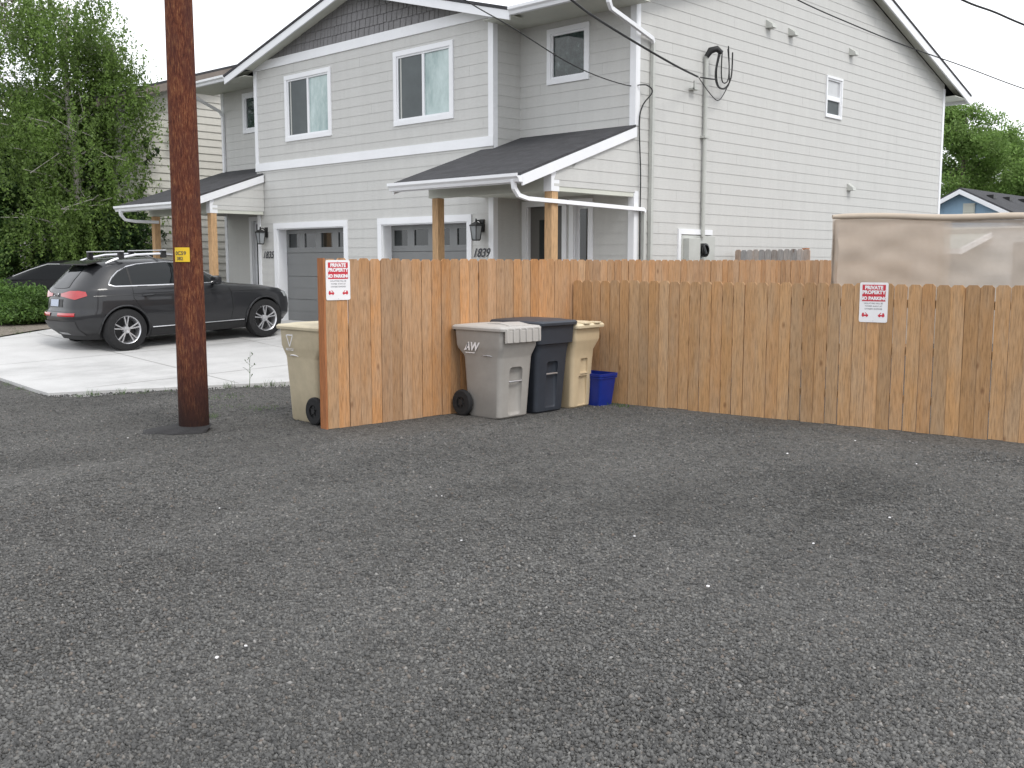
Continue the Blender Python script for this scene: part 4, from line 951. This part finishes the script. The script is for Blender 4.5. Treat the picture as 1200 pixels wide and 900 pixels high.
# side glass
top = curve([(-.22, 1.19), (-.14, 1.29), (-.02, 1.39), (.14, 1.465), (.4, 1.51), (.9, 1.525), (1.25, 1.50), (1.5, 1.42), (1.75, 1.31), (1.97, 1.19), (2.12, 1.125)])
bot = curve([(-.26, 1.17), (-.12, 1.135), (2.12, 1.105)])
for s in (-1, 1):
    for (a, b, nm) in ((-.19, .14, 'quarter_window'), (.175, 1.02, 'door_window'), (1.06, 2.02, 'door_window')):
        lo = lambda y: bot(y)+.012; hi = lambda y: max(top(y)-.022, bot(y)+.02)
        patch_side(SUVB, s, a, b, lo, hi, 24, 8, .006).build(nm, M['tint'], car, smooth=True)
    patch_side(SUVB, s, 1.02, 1.06, lambda y: bot(y)+.01, lambda y: top(y)-.02, 2, 8, .008).build('door_pillar', M['black'], car)
    patch_side(SUVB, s, .14, .175, lambda y: bot(y)+.01, lambda y: top(y)-.02, 2, 8, .008).build('door_pillar', M['black'], car)
    ring = [(-.23, 1.165)] + [(y, top(y)) for y in (-.20, -.14, -.02, .14, .25, .35, .6, .9, 1.25, 1.5, 1.75, 1.97, 2.12)]
    side_line(SUVB, s, ring, .011, M['chrome'], 'window_trim', car, .004)
    side_line(SUVB, s, [(-.23, 1.165), (-.13, 1.135), (.5, 1.125), (2.14, 1.108)], .013, M['chrome'], 'window_trim', car, .004)
    side_line(SUVB, s, [(.48, .385), (2.34, .385)], .009, M['chrome'], 'sill_strip', car, .006)
    for ln in ([(.16, 1.10), (.16, .92), (.36, .62), (.46, .40)], [(1.04, 1.10), (1.04, .36)], [(2.02, 1.10), (2.08, .9), (2.10, .62), (2.06, .40)]):
        side_line(SUVB, s, ln, .005, M['black'], 'door_seam', car, .0005)
    side_line(SUVB, s, [(-.5, .98), (.3, .975), (1.4, .96), (2.9, .93)], .006, M['carpaint'], 'shoulder_crease', car, .0)
    for y in (.42, 1.32):
        m = MB(); xx = SUVB.X(y, .96); m.tube([(s*xx, y-.10, .955), (s*(xx+.035), y-.07, .958), (s*(xx+.035), y+.08, .962), (s*xx, y+.11, .965)], .014, 8); m.build('door_handle', M['carpaint'], car, smooth=True)
    # mirror
    m = MB(); c = Vector((s*1.03, 1.72, 1.17)); 
    loft(m, [(z_, [(c.x+px*w_, c.y+py*w_) for px, py in rrect(.12, -.07, .07, .05)]) for z_, w_ in ((1.085, .6), (1.10, .9), (1.16, 1.0), (1.22, .95), (1.245, .6))]); m.tube([(s*.86, 1.74, 1.10), (s*.95, 1.73, 1.12)], .03, 8)
    m.build('wing_mirror', M['carpaint'], car, smooth=True)
    # roof rails
    m = MB(); ys_ = [-.16, -.04, .12, .4, .9, 1.2, 1.38]; zz = [1.535, 1.585, 1.625, 1.668, 1.675, 1.64, 1.57]
    m.tube([(s*(.60 + (.02 if 0 < i < 6 else 0)), y, z) for i, (y, z) in enumerate(zip(ys_, zz))], [.012, .02, .022, .022, .022, .02, .012], 8); m.build('roof_rail', M['chrome'], car, smooth=True)
# rear glass, tailgate, lights
rw = patch_th(SUVB, R(-9), R(9), lambda u: 1.12+.02*(2*u-1)**2, lambda u: 1.475, 40, 10, .006); rw.build('rear_window', M['tint'], car, smooth=True)
m = patch_th(SUVB, R(-13), R(13), lambda u: 1.500, lambda u: 1.55, 40, 4, .02); m.prism([(-.56, -.47, 1.515), (.56, -.47, 1.515), (.58, -.22, 1.57), (-.58, -.22, 1.57)], (0, 0, .022)); m.build('roof_spoiler', M['carpaint'], car, smooth=True)
ws = patch_th(SUVB, R(180-26), R(180+26), lambda u: 1.13, lambda u: 1.54, 40, 10, .006); ws.build('windscreen', M['tint'], car, smooth=True)
for s in (-1, 1):
    t0, t1 = R(1.6)*s, R(38)*s
    m = patch_th(SUVB, t0, t1, lambda u: .985-.055*min(1, u*1.8)+.07*max(0, u-.55)*2, lambda u: 1.035+.045*min(1, u*3)-.02*max(0, u-.75)*4, 40, 6, .010)
    m.build('tail_light', M['red'], car, smooth=True)
    m = patch_th(SUVB, R(1.2)*s, R(24)*s, lambda u: .645, lambda u: .70, 24, 3, .008); m.build('bumper_reflector', M['red'], car, smooth=True)
    pass
def quadrear(x0, x1, z0, z1, mat, nm, off=.014):
    m = MB(); vs = []; n = 8
    for i in range(n+1):
        x = x0+(x1-x0)*i/n
        for z in (z0, z1):
            r, f, w = SUVB.dims(z); a = (f-r)/2; mm = (f+r)/2; nn_ = SUVB.n - min(.5, max(0, (z-1.0)*2)); y = mm - a*(1-min(1, abs(x/w))**nn_)**(1/nn_); vs.append((x, y-off, z))
    m.add(vs, [(2*i, 2*i+1, 2*i+3, 2*i+2) for i in range(n)]); return m.build(nm, mat, car)
quadrear(-.26, .26, .80, .94, M['black'], 'plate_recess', .006)
quadrear(-.20, .12, .815, .935, M['plate'], 'licence_plate')
quadrear(-.40, -.14, 1.0, 1.05, M['chrome'], 'tailgate_badge') if 0 else None
m = MB(); 
for i in range(4): m.lathe([(-.815+.012, .035), (-.815, .035), (-.815, .026), (-.815+.012, .026)], 'y', 16, (-.069+.046*i, 0, 1.01))
m.build('ring_badge', M['chrome'], car, smooth=True)
for seam in ([(-.72, .74), (.72, .74)],): 
    quadrear(-.80, .80, .722, .730, M['black'], 'tailgate_seam', .004)
# roof bars
for y in (.12, .92):
    for s in (-1, 1):
        m = MB(); m.box(s*.62-.035, s*.62+.035, y-.05, y+.05, 1.60, 1.73); m.build('bar_foot', M['blackp'], car, bevel=.01)
    m = MB(); m.box(-.70, .70, y-.03, y+.03, 1.725, 1.745); m.build('roof_bar', M['alu'], car, bevel=.006)
# headlight
for s in (-1, 1):
    patch_th(SUVB, (math.pi-R(38))*s, (math.pi-R(12))*s, lambda u: .76, lambda u: .86, 20, 4, .008).build('headlight', M['lglass'], car, smooth=True)

# low black saloon behind the juniper
M['tint2'] = paint('dull_dark_car_glass', (.006, .007, .008), .25, .1, spec=.15)
M['carblack'] = paint('matt_black_car_paint', (.006, .006, .007), .6, .04, spec=.2)
SEDB = Body([(.2, -.9), (.5, -1.05), (.8, -1.05), (.95, -.95), (1.0, -.6), (1.06, -.25), (1.2, .02), (1.35, .35), (1.42, .65), (1.44, .85)],
            [(.2, 3.4), (.5, 3.6), (.7, 3.55), (.8, 3.2), (.88, 2.7), (.95, 2.3), (1.05, 2.0), (1.2, 1.65), (1.35, 1.25), (1.42, 1.0), (1.44, .9)],
            [(.2, .8), (.5, .89), (.8, .88), (.95, .82), (1.1, .74), (1.3, .64), (1.38, .56), (1.42, .42), (1.44, .1)])
sedan = empty('parked_saloon', (*W(-9.9, 24.7), .42), R(133.7)); tag(sedan, 'low black car mostly hidden behind the juniper hedge at far left', 'car')
SEDB.mesh([.22, .3, .4, .5, .6, .7, .8, .85, .9, .95, 1.0, 1.05, 1.1, 1.15, 1.2, 1.25, 1.3, 1.35, 1.38, 1.40, 1.42, 1.44], 100).build('body', M['carblack'], sedan, smooth=True)
for s in (-1, 1):
    tp = curve([(-.2, 1.05), (.1, 1.22), (.5, 1.33), (1.0, 1.33), (1.4, 1.2), (1.8, 1.05), (2.0, .98)])
    patch_side(SEDB, s, -.15, 1.9, lambda y: .985, lambda y: max(tp(y), 1.0), 30, 6, .005).build('door_window', M['tint2'], sedan, smooth=True)
    side_line(SEDB, s, [(-.2, 1.05), (.1, 1.23), (.5, 1.345), (1.0, 1.345), (1.4, 1.215), (1.8, 1.06)], .014, M['alu'], 'window_trim', sedan, .004)
    for ay in (0, 2.7): wheel(sedan, s*.76, ay, .33, s, .33)
patch_th(SEDB, R(180-24), R(180+24), lambda u: .98, lambda u: 1.36, 30, 8, .006).build('windscreen', M['tint2'], sedan, smooth=True)
patch_th(SEDB, R(-12), R(12), lambda u: 1.04, lambda u: 1.34, 30, 8, .006).build('rear_window', M['tint2'], sedan, smooth=True)

# ------------------------------------------------------------ neighbouring buildings
# beige house at left behind our duplex
nb = empty('neighbour_house', (-26, 12.3, .5)); NO = Vector((-26, 12.3, .5)); tag(nb, 'beige lap-sided neighbouring house with brown eaves behind the utility pole', 'house')
m = MB(fx(-26)); lo_ = lambda z: 12.35 if z < 6.0 else 12.35+(z-6.0)/.33; hi_ = lambda z: 22.0 if z < 6.0 else 22.0-(z-6.0)/.33
lap(m, lo_, hi_, .4, 7.55, h=.2, lip=.028, zb=.4); m.build('wall', M['siding2'], nb, off=NO, fix=False)
m = MB(); m.quad((-26, 12.35, .4), (-36, 12.35, .4), (-36, 12.35, 6), (-26, 12.35, 6)); m.quad((-26, 22, .4), (-36, 22, .4), (-36, 22, 6), (-26, 22, 6)); m.quad((-36, 12.35, .4), (-36, 22, .4), (-36, 22, 6), (-36, 17.2, 7.6), (-36, 12.35, 6)); m.build('wall', M['siding2'], nb, off=NO, fix=False)
M['brown'] = paint('brown_fascia', (.20, .17, .15), .7, .15)
m = MB(); zA, zB = 5.87, 7.66
slab(m, (-25.5, 11.7, zA), (-36.5, 11.7, zA), (-36.5, 17.17, zB), (-25.5, 17.17, zB), .06); slab(m, (-25.5, 22.6, zA), (-36.5, 22.6, zA), (-36.5, 17.18, zB), (-25.5, 17.18, zB), .06); nr = m.build('roof', M['roof'], nb, off=NO)
m = MB(); m.prism([(-25.5, 11.7, zA-.005), (-25.5, 17.17, zB-.005), (-25.5, 17.17, zB-.2), (-25.5, 11.7, zA-.2)], (-.04, 0, 0)); m.prism([(-25.5, 22.6, zA-.005), (-25.5, 17.18, zB-.005), (-25.5, 17.18, zB-.2), (-25.5, 22.6, zA-.2)], (-.04, 0, 0)); m.build('fascia', M['brown'], nr, off=NO)
# blue house far right
bh = empty('blue_house', (-17.17, 46.8, 0)); BO = Vector((-17.17, 46.8, 0)); tag(bh, 'blue gabled house with white rakes and a louvred vent beyond the fence', 'house')
cxb = -17.17; hb_ = 3.6; zt = 5.0; slp = .50; ez = zt-hb_*slp
m = MB(fy(46.8)); lap(m, lambda z: cxb-hb_+.3 if z < ez else cxb-(zt-.12-z)/slp, lambda z: cxb+hb_-.3 if z < ez else cxb+(zt-.12-z)/slp, .2, zt-.14, h=.2); m.build('wall', M['siding_b'], bh, off=BO, fix=False)
m = MB(fx(cxb+hb_-.3)); lap(m, 46.8, 60, .2, ez, h=.2); m.build('wall', M['siding_b'], bh, off=BO, fix=False)
m = MB(); slab(m, (cxb-hb_, 46.4, ez), (cxb, 46.4, zt), (cxb, 60, zt), (cxb-hb_, 60, ez), .08); slab(m, (cxb+hb_, 46.4, ez), (cxb+.001, 46.4, zt), (cxb+.001, 60, zt), (cxb+hb_, 60, ez), .08); br = m.build('roof', M['roof'], bh, off=BO)
for i in range(4):
    m = MB(); yy = 48+2.1*i; xx = cxb+.8; zz_ = zt-.8*slp+.08; m.box(xx-.15, xx+.15, yy-.2, yy+.2, zz_-.05, zz_+.12); m.build('roof_vent', M['black'], br, off=BO)
m = MB(); m.prism([(cxb-hb_, 46.39, ez), (cxb, 46.39, zt), (cxb, 46.39, zt-.2), (cxb-hb_, 46.39, ez-.2)], (0, -.05, 0)); m.prism([(cxb+hb_, 46.39, ez), (cxb, 46.39, zt), (cxb, 46.39, zt-.2), (cxb+hb_, 46.39, ez-.2)], (0, -.052, 0)); m.build('fascia', M['white'], br, off=BO)
m = MB(fy(46.78)); m.box(cxb+.05, cxb+.55, 3.75, 4.4, .0, .05)
for i in range(6): m.box(cxb+.09, cxb+.51, 3.80+.1*i, 3.86+.1*i, .05, .08)
m.build('louvre_vent', M['soffit'], bh, off=BO)
# white building seen through the shade cloth
M['leanto'] = paint('grey_green_metal_roof', (.36, .40, .38), .6, .1)
wx, wy = W(13.03, 28.0)
wb = empty('white_outbuilding', (wx, wy, 0)); tag(wb, 'white-sided building seen dimly through the shade cloth', 'building')
m = MB(lambda a, z, d: (a, -d, z)); lap(m, -6, 8, .1, 2.72, h=.2); m.build('wall', M['siding_w'], wb, fix=False)
m = MB(); m.box(-6, 8, .02, 6, 0, 2.7); m.build('wall', M['siding_w'], wb)
m = MB(); m.prism([(-6.1, -.1, 2.72), (8.1, -.1, 2.72), (8.1, 6, 2.74), (-6.1, 6, 2.74)], (0, 0, .05)); m.build('roof', M['siding_w'], wb)
m = MB(); m.prism([(-5, -2.2, 2.11), (0, -2.2, 2.11), (0, -.02, 2.56), (-5, -.02, 2.56)], (0, 0, .05)); rf_ = m.build('porch_roof', M['leanto'], wb)
m = MB(); m.prism([(.001, -2.22, 2.02), (.001, -.02, 2.48), (.001, -.02, 2.63), (.001, -2.22, 2.17)], (.04, 0, 0)); m.box(-5, 0, -2.25, -2.205, 2.03, 2.17); m.build('fascia', M['white'], rf_)
m = MB(lambda a, z, d: (a, -d, z)); m.box(.6, 3.6, 0, 2.35, .02, .05); m.build('garage_door', M['garage'], wb)

# ------------------------------------------------------------ shade cloth on a frame
A = Vector((-7.03, 14.31)); dd = Vector((math.cos(R(YAW)), math.sin(R(YAW)))); Lc = 5.2
sc_ = empty('shade_screen', (A.x, A.y, 0)); SO = Vector((A.x, A.y, 0)); tag(sc_, 'tan shade cloth screen stretched on a frame behind the right fence', 'screen')
nrm2 = Vector((dd.y, -dd.x))
def cm(a, z, d): p = A+dd*a+nrm2*d; return (p.x, p.y, z)
def sheet(name, a0, a1, z0, z1, d, seed, amp=.03):
    m = MB(cm); n, k = 60, 40; vs = []
    for i in range(n+1):
        for j in range(k+1):
            u, v = i/n, j/k; a = a0+(a1-a0)*u; z = z0+(z1-z0)*v
            a_ = a; q_ = (2.5-z); w_ = amp*(1.1*math.sin(4.6*(a_*1.0+q_*2.6)+seed)*math.exp(-.35*a_) + .6*math.sin(10*(q_*1.4+a_*.55)+seed*2) + .4*math.sin(19*(q_*.9-a_*.3)+seed) + .25*math.sin(14*a_+2*z))*(.35+.65*math.sin(math.pi*min(1, v*1.05)))
            vs.append((a, z - (.02*math.sin(u*3.14) if j == k else 0), d+w_))
    m.add(vs, [(i*(k+1)+j, (i+1)*(k+1)+j, (i+1)*(k+1)+j+1, i*(k+1)+j+1) for i in range(n) for j in range(k)]); return m.build(name, M['cloth'], sc_, off=SO, smooth=True, fix=False)
sheet('fabric_panel', 0.02, Lc, .6, 2.50, 0, .4, .026)
sheet('fabric_panel', 0.0, 1.62, .6, 2.46, -.12, 2.1, .02)
sheet('fabric_panel', 0.0, 1.78, .6, 2.46, -.25, 4.1, .02)
m = MB(cm); P = [(a, 2.475+.012*math.sin(a*3), .02) for a in np.linspace(-.09, Lc, 30)]; m.tube(P, [.03]+[.042+.02*i/30 for i in range(1, 29)]+[.05], 10); m.build('rolled_top', M['cloth_s'], sc_, off=SO, smooth=True)
for a in (.05, Lc-.05):
    m = MB(cm); m.tube([(a, 0, -.3), (a, 2.42, -.3)], .025, 8); m.build('frame_pole', M['blackp'], sc_, off=SO, smooth=True)
m = MB(cm); m.tube([(.05, 2.42, -.3), (Lc-.05, 2.42, -.3)], .02, 8); m.build('frame_bar', M['blackp'], sc_, off=SO)

# ------------------------------------------------------------ trees and plants
def leaf_mesh(name, C, size, mat, parent=None, off=(0, 0, 0), droop=0., asp=1.6):
    C = np.asarray(C, float); n = len(C); sz = size*(.6+.8*rng.random(n))
    d = rng.normal(size=(n, 3)); d[:, 2] -= droop; d /= np.linalg.norm(d, axis=1)[:, None]
    t = rng.normal(size=(n, 3)); t = np.cross(d, t); t /= np.linalg.norm(t, axis=1)[:, None]+1e-9
    a = d*(sz*asp*.5)[:, None]; b = t*(sz*.5)[:, None]
    V = np.stack([C-a, C+b*.9, C+a, C-b*.9], 1).reshape(-1, 3) - np.array(off)
    F = np.arange(n*4, dtype=np.int32)
    me = bpy.data.meshes.new(name); me.vertices.add(n*4); me.vertices.foreach_set('co', V.ravel()); me.loops.add(n*4); me.loops.foreach_set('vertex_index', F)
    me.polygons.add(n); me.polygons.foreach_set('loop_start', np.arange(0, n*4, 4, dtype=np.int32)); me.polygons.foreach_set('loop_total', np.full(n, 4, np.int32)); me.update(calc_edges=True)
    me.materials.append(mat); o = bpy.data.objects.new(name, me); COL.objects.link(o)
    if parent: o.parent = parent
    return o
def branchy(base, hgt, rad, nb, r0, up=.6, zmin=.25, seed=1, sub=3, shape=None):
    rd = random.Random(seed); m = MB(); tips = []
    tr = [Vector((base[0]+.12*math.sin(i*.9+seed), base[1]+.12*math.cos(i*1.1+seed), base[2]+hgt*.9*i/8)) for i in range(9)]
    tr[0] = Vector(base); m.tube(tr, [r0*(1-.85*i/8) for i in range(9)], 10)
    for i in range(nb):
        f = zmin + (1-zmin)*(i+rd.random())/nb; k = min(7, int(f*8)); p = tr[k].lerp(tr[k+1], f*8-k)
        ang = rd.random()*6.283; rr = rad*(shape(f) if shape else math.sin(math.pi*min(.98, f*.8+.15)))*rd.uniform(.65, 1.05); rise = rr*up*rd.uniform(.5, 1.3)
        q = p+Vector((math.cos(ang)*rr, math.sin(ang)*rr, rise)); mid = p.lerp(q, .5)+Vector((0, 0, rr*.12))
        m.tube([p, mid, q], [r0*.3*(1.15-f), r0*.16*(1.15-f), .008], 6)
        for t in (.35, .6, .8, 1.0): tips.append(p.lerp(mid, t*2) if t < .5 else mid.lerp(q, t*2-1))
        for s in range(sub):
            t = rd.uniform(.3, .95); b = p.lerp(q, t); e = b+Vector((rd.uniform(-1, 1), rd.uniform(-1, 1), rd.uniform(-.2, .8)))*rr*.35; m.tube([b, e], [.012, .005], 5); tips += [e, b.lerp(e, .5)]
    return m, tips
def tree(name, label, base, hgt, rad, nb, r0, leafmat, barkm, nleaf, lsize, clump=.45, weep=0, up=.5, zmin=.25, seed=1, group=None, shape=None, sub=3, cat='tree'):
    root = empty(name, base); tag(root, label, cat, group)
    m, tips = branchy(base, hgt, rad, nb, r0, up, zmin, seed, sub, shape); m.build('trunk', barkm, root, off=base, smooth=True)
    T = np.array([tuple(t) for t in tips]); keep = rng.random(len(T)) < .9; T = T[keep]
    per = max(1, nleaf//len(T)); dens = np.maximum(1, (per*(.3+1.4*rng.random(len(T)))).astype(int)); C = []
    for t, k in zip(T, dens):
        if weep:
            ns = max(2, k//28); 
            for _ in range(ns):
                s0 = t+rng.normal(size=3)*clump*.55; ln = weep*(.4+.8*rng.random()); q = rng.random(k//ns+1)
                d = np.stack([s0[0]+rng.normal(size=len(q))*.035+.12*q*rng.normal(), s0[1]+rng.normal(size=len(q))*.035+.12*q*rng.normal(), s0[2]-ln*q], 1); C.append(d)
        else:
            d = rng.normal(size=(k, 3)); d /= np.linalg.norm(d, axis=1)[:, None]; d *= (clump*(rng.random(k)**.45))[:, None]; d[:, 2] *= .65; C.append(t+d)
    C = np.concatenate(C); C = C[C[:, 2] > base[2]+.1]
    leaf_mesh('crown', C, lsize, leafmat, root, base, droop=.8 if weep else 0)
    return root
zg = .45
x, y = W(-11.2, 26.5); tree('birch_tree', 'tall weeping birch with light green hanging leaves left of the pole', (x, y, zg), 8.6, 2.3, 58, .16, M['leaf_birch'], M['birchbark'], 80000, .048, .42, 1.35, .35, .2, 3, shape=lambda f: 1.0-.5*abs(f-.45))
x, y = W(-15.2, 28.5); tree('flowering_tree', 'thin-leaved tree with reddish foliage at the top left edge', (x, y, zg), 9.0, 2.2, 30, .13, M['leaf_red'], M['bark'], 15000, .055, .35, 0, .9, .3, 5, shape=lambda f: .9)
x, y = W(-13.6, 29.5); tree('broadleaf_tree', 'dense dark green tree filling the left background behind the birch', (x, y, zg), 6.3, 2.6, 46, .16, M['leaf_dark'], M['bark'], 60000, .075, .55, 0, .35, .1, 8, shape=lambda f: 1-.5*f)
x, y = W(-11.0, 27.6); tree('broadleaf_tree', 'dark leafy tree between the birch and the left porch', (x, y, zg), 4.9, 1.5, 40, .10, M['leaf_dark'], M['bark'], 40000, .065, .5, .5, .3, .08, 11, shape=lambda f: 1.05-.5*f)
x, y = W(-10.6, 26.0); tree('garden_shrub', 'yellow green drooping shrub just behind the rear of the dark suv', (x, y, zg), 3.1, .85, 26, .05, M['leaf_birch'], M['bark'], 14000, .05, .28, .6, .3, .2, 13, shape=lambda f: 1.1-.6*f, cat='shrub')
x, y = W(-14.0, 26.8); tree('garden_shrub', 'mid green bush above the black car at far left', (x, y, zg), 3.4, 1.6, 30, .06, M['leaf_mid'], M['bark'], 26000, .06, .42, 0, .3, .2, 17, shape=lambda f: 1.1-.5*f, cat='shrub')
x, y = W(-10.2, 26.4); tree('garden_shrub', 'dark undergrowth shrub under the left porch eave', (x, y, zg), 2.6, 1.1, 26, .05, M['leaf_dark'], M['bark'], 20000, .055, .4, 0, .3, .1, 19, shape=lambda f: 1.1-.5*f, cat='shrub')
# background trees to the right
gz0 = 0
for i, (pxx, D, h, rd_, lb) in enumerate(((1124, 62, 11.6, 3.0, 'leafy green tree rising behind the house eave at right'), (1172, 66, 10.2, 3.6, 'broad green tree behind the blue house roof'), (1215, 60, 7.6, 3.0, 'green tree cut by the right edge of the photo'))):
    x, y = W((pxx-600)/1203*D, D); tree('background_tree', lb, (x, y, 0), h, rd_, 44, .28, M['leaf_far'], M['bark'], 34000, .11, .85, 0, .5, .22, 30+i, 'background trees on the right', shape=lambda f: 1.0-.55*abs(f-.4))
# junipers
def juniper(loc, r, h, label, seed):
    root = empty('juniper_bush', loc); tag(root, label, 'shrub', 'juniper bushes by the driveway'); rd = random.Random(seed); m = MB(); C = []
    for i in range(70):
        a = rd.random()*6.283; rr = r*rd.uniform(.35, 1.05); z = h*rd.uniform(.25, 1.0)*(1-.35*rr/r); q = Vector((math.cos(a)*rr, math.sin(a)*rr, z)); m.tube([(0, 0, .02), q*.5+Vector((0, 0, .08)), q], [.02, .012, .004], 5)
        for t in np.linspace(.35, 1.05, 9):
            p = np.array(q)*t; k = 46; s = rng.normal(size=(k, 3))*np.array([.11, .11, .045]); C.append(p+s+[0, 0, .04])
    m.build('trunk', M['bark'], root); C = np.concatenate(C); C = C[C[:, 2] > .02]; leaf_mesh('foliage', C, .028, M['leaf_jun'], root, (0, 0, 0), asp=3.2)
for i, (X, Y, r, h) in enumerate(((-11.35, 22.6, 1.15, .95), (-10.0, 22.4, .75, .72), (-12.3, 21.8, .95, 1.0), (-10.6, 21.9, .6, .55))):
    x, y = W(X, Y); juniper((x, y, gz(x, y)+.02), r, h, ['large spreading juniper in front of the black car', 'low juniper next to the rear corner of the suv', 'juniper cut by the left edge of the photo', 'small low juniper at the front of the bed'][i], 40+i)
# weeds along the slab edge and in the gravel
m = MB(); C = []
def tuft(x, y, n, s, h):
    z = gz(x, y)
    for _ in range(n):
        a = random.random()*6.283; l = h*random.uniform(.4, 1); bx, by = x+random.gauss(0, s), y+random.gauss(0, s); dx, dy = math.cos(a)*l*.5, math.sin(a)*l*.5; w_ = .004
        m.add([(bx-w_, by, z), (bx+w_, by, z), (bx+dx*.5+w_*.7, by+dy*.5, z+l*.7), (bx+dx*.5-w_*.7, by+dy*.5, z+l*.7), (bx+dx, by+dy, z+l*.95)], [(0, 1, 2, 3), (3, 2, 4)])
for i in range(28):
    t = random.random(); x = -14.0+(1.15)*t; y = 5.61+3.04*t; tuft(x+.04+random.random()**2*.25, y-.05, random.randint(2, 20), .04, random.choice((.03, .04, .06, .12)))
for i in range(14): t = random.random(); tuft(-14.3-1.5*t, 5.52, random.randint(3, 9), .04, .05)
tuft(-10.75, 6.05, 90, .07, .06); tuft(-10.9, 6.9, 60, .12, .04); tuft(-12.2, 7.2, 60, .15, .04); tuft(-11.5, 6.7, 40, .15, .03)
for i in range(40): tuft(-20.6-random.random()*1.3+0, 7.0+random.random()*1.2, 14, .05, .07)
for i in range(10): tuft(-8.1+random.random()*.4, 10.15, 6, .05, .05)
o = m.build('weeds', M['leaf_jun'], fix=False); tag(o, 'low grass and weeds along the slab edge and in the gravel', 'weeds', kind='stuff')
wx_, wy_ = -13.0, 8.05
root = empty('tall_weed', (wx_, wy_, 0)); tag(root, 'single thin tall weed standing before the white driveway', 'weed')
m = MB(); st = [(0, 0, 0), (.02, .0, .18), (-.01, .02, .36), (.03, .01, .52)]; m.tube(st, [.005, .004, .003, .0015], 5)
for i in range(7): z = .12+.05*i; a = i*2.4; m.tube([(.01, .005, z), (.09*math.cos(a), .09*math.sin(a), z+.07)], .002, 4)
m.build('stem', M['leaf_jun'], root)
C = [(.09*math.cos(i*2.4)*t+rng.normal()*.01, .09*math.sin(i*2.4)*t+rng.normal()*.01, .12+.05*i+.07*t) for i in range(7) for t in (.5, .8, 1.0)]; leaf_mesh('leaf', C, .022, M['leaf_mid'], root)
# stray pale pebbles, bits of litter
for i in range(22):
    D = random.uniform(3.8, 10.5); X = random.uniform(-.5, .5)*D; x, y = W(X, D)
    if x < -8.0 and y > 6: continue
    m = MB(); r_ = random.uniform(.006, .013); bm = bmesh.new(); bmesh.ops.create_icosphere(bm, subdivisions=1, radius=r_)
    for v in bm.verts: v.co *= random.uniform(.75, 1.2); v.co.z *= .55
    me = bpy.data.meshes.new('pale_pebble'); bm.to_mesh(me); bm.free(); me.materials.append(M['signwhite'] if i % 3 else M['soil'])
    o = bpy.data.objects.new('pale_pebble', me); COL.objects.link(o); o.location = (x, y, .012); tag(o, 'small pale pebble lying on the grey gravel', 'pebble', 'pale pebbles on the gravel')
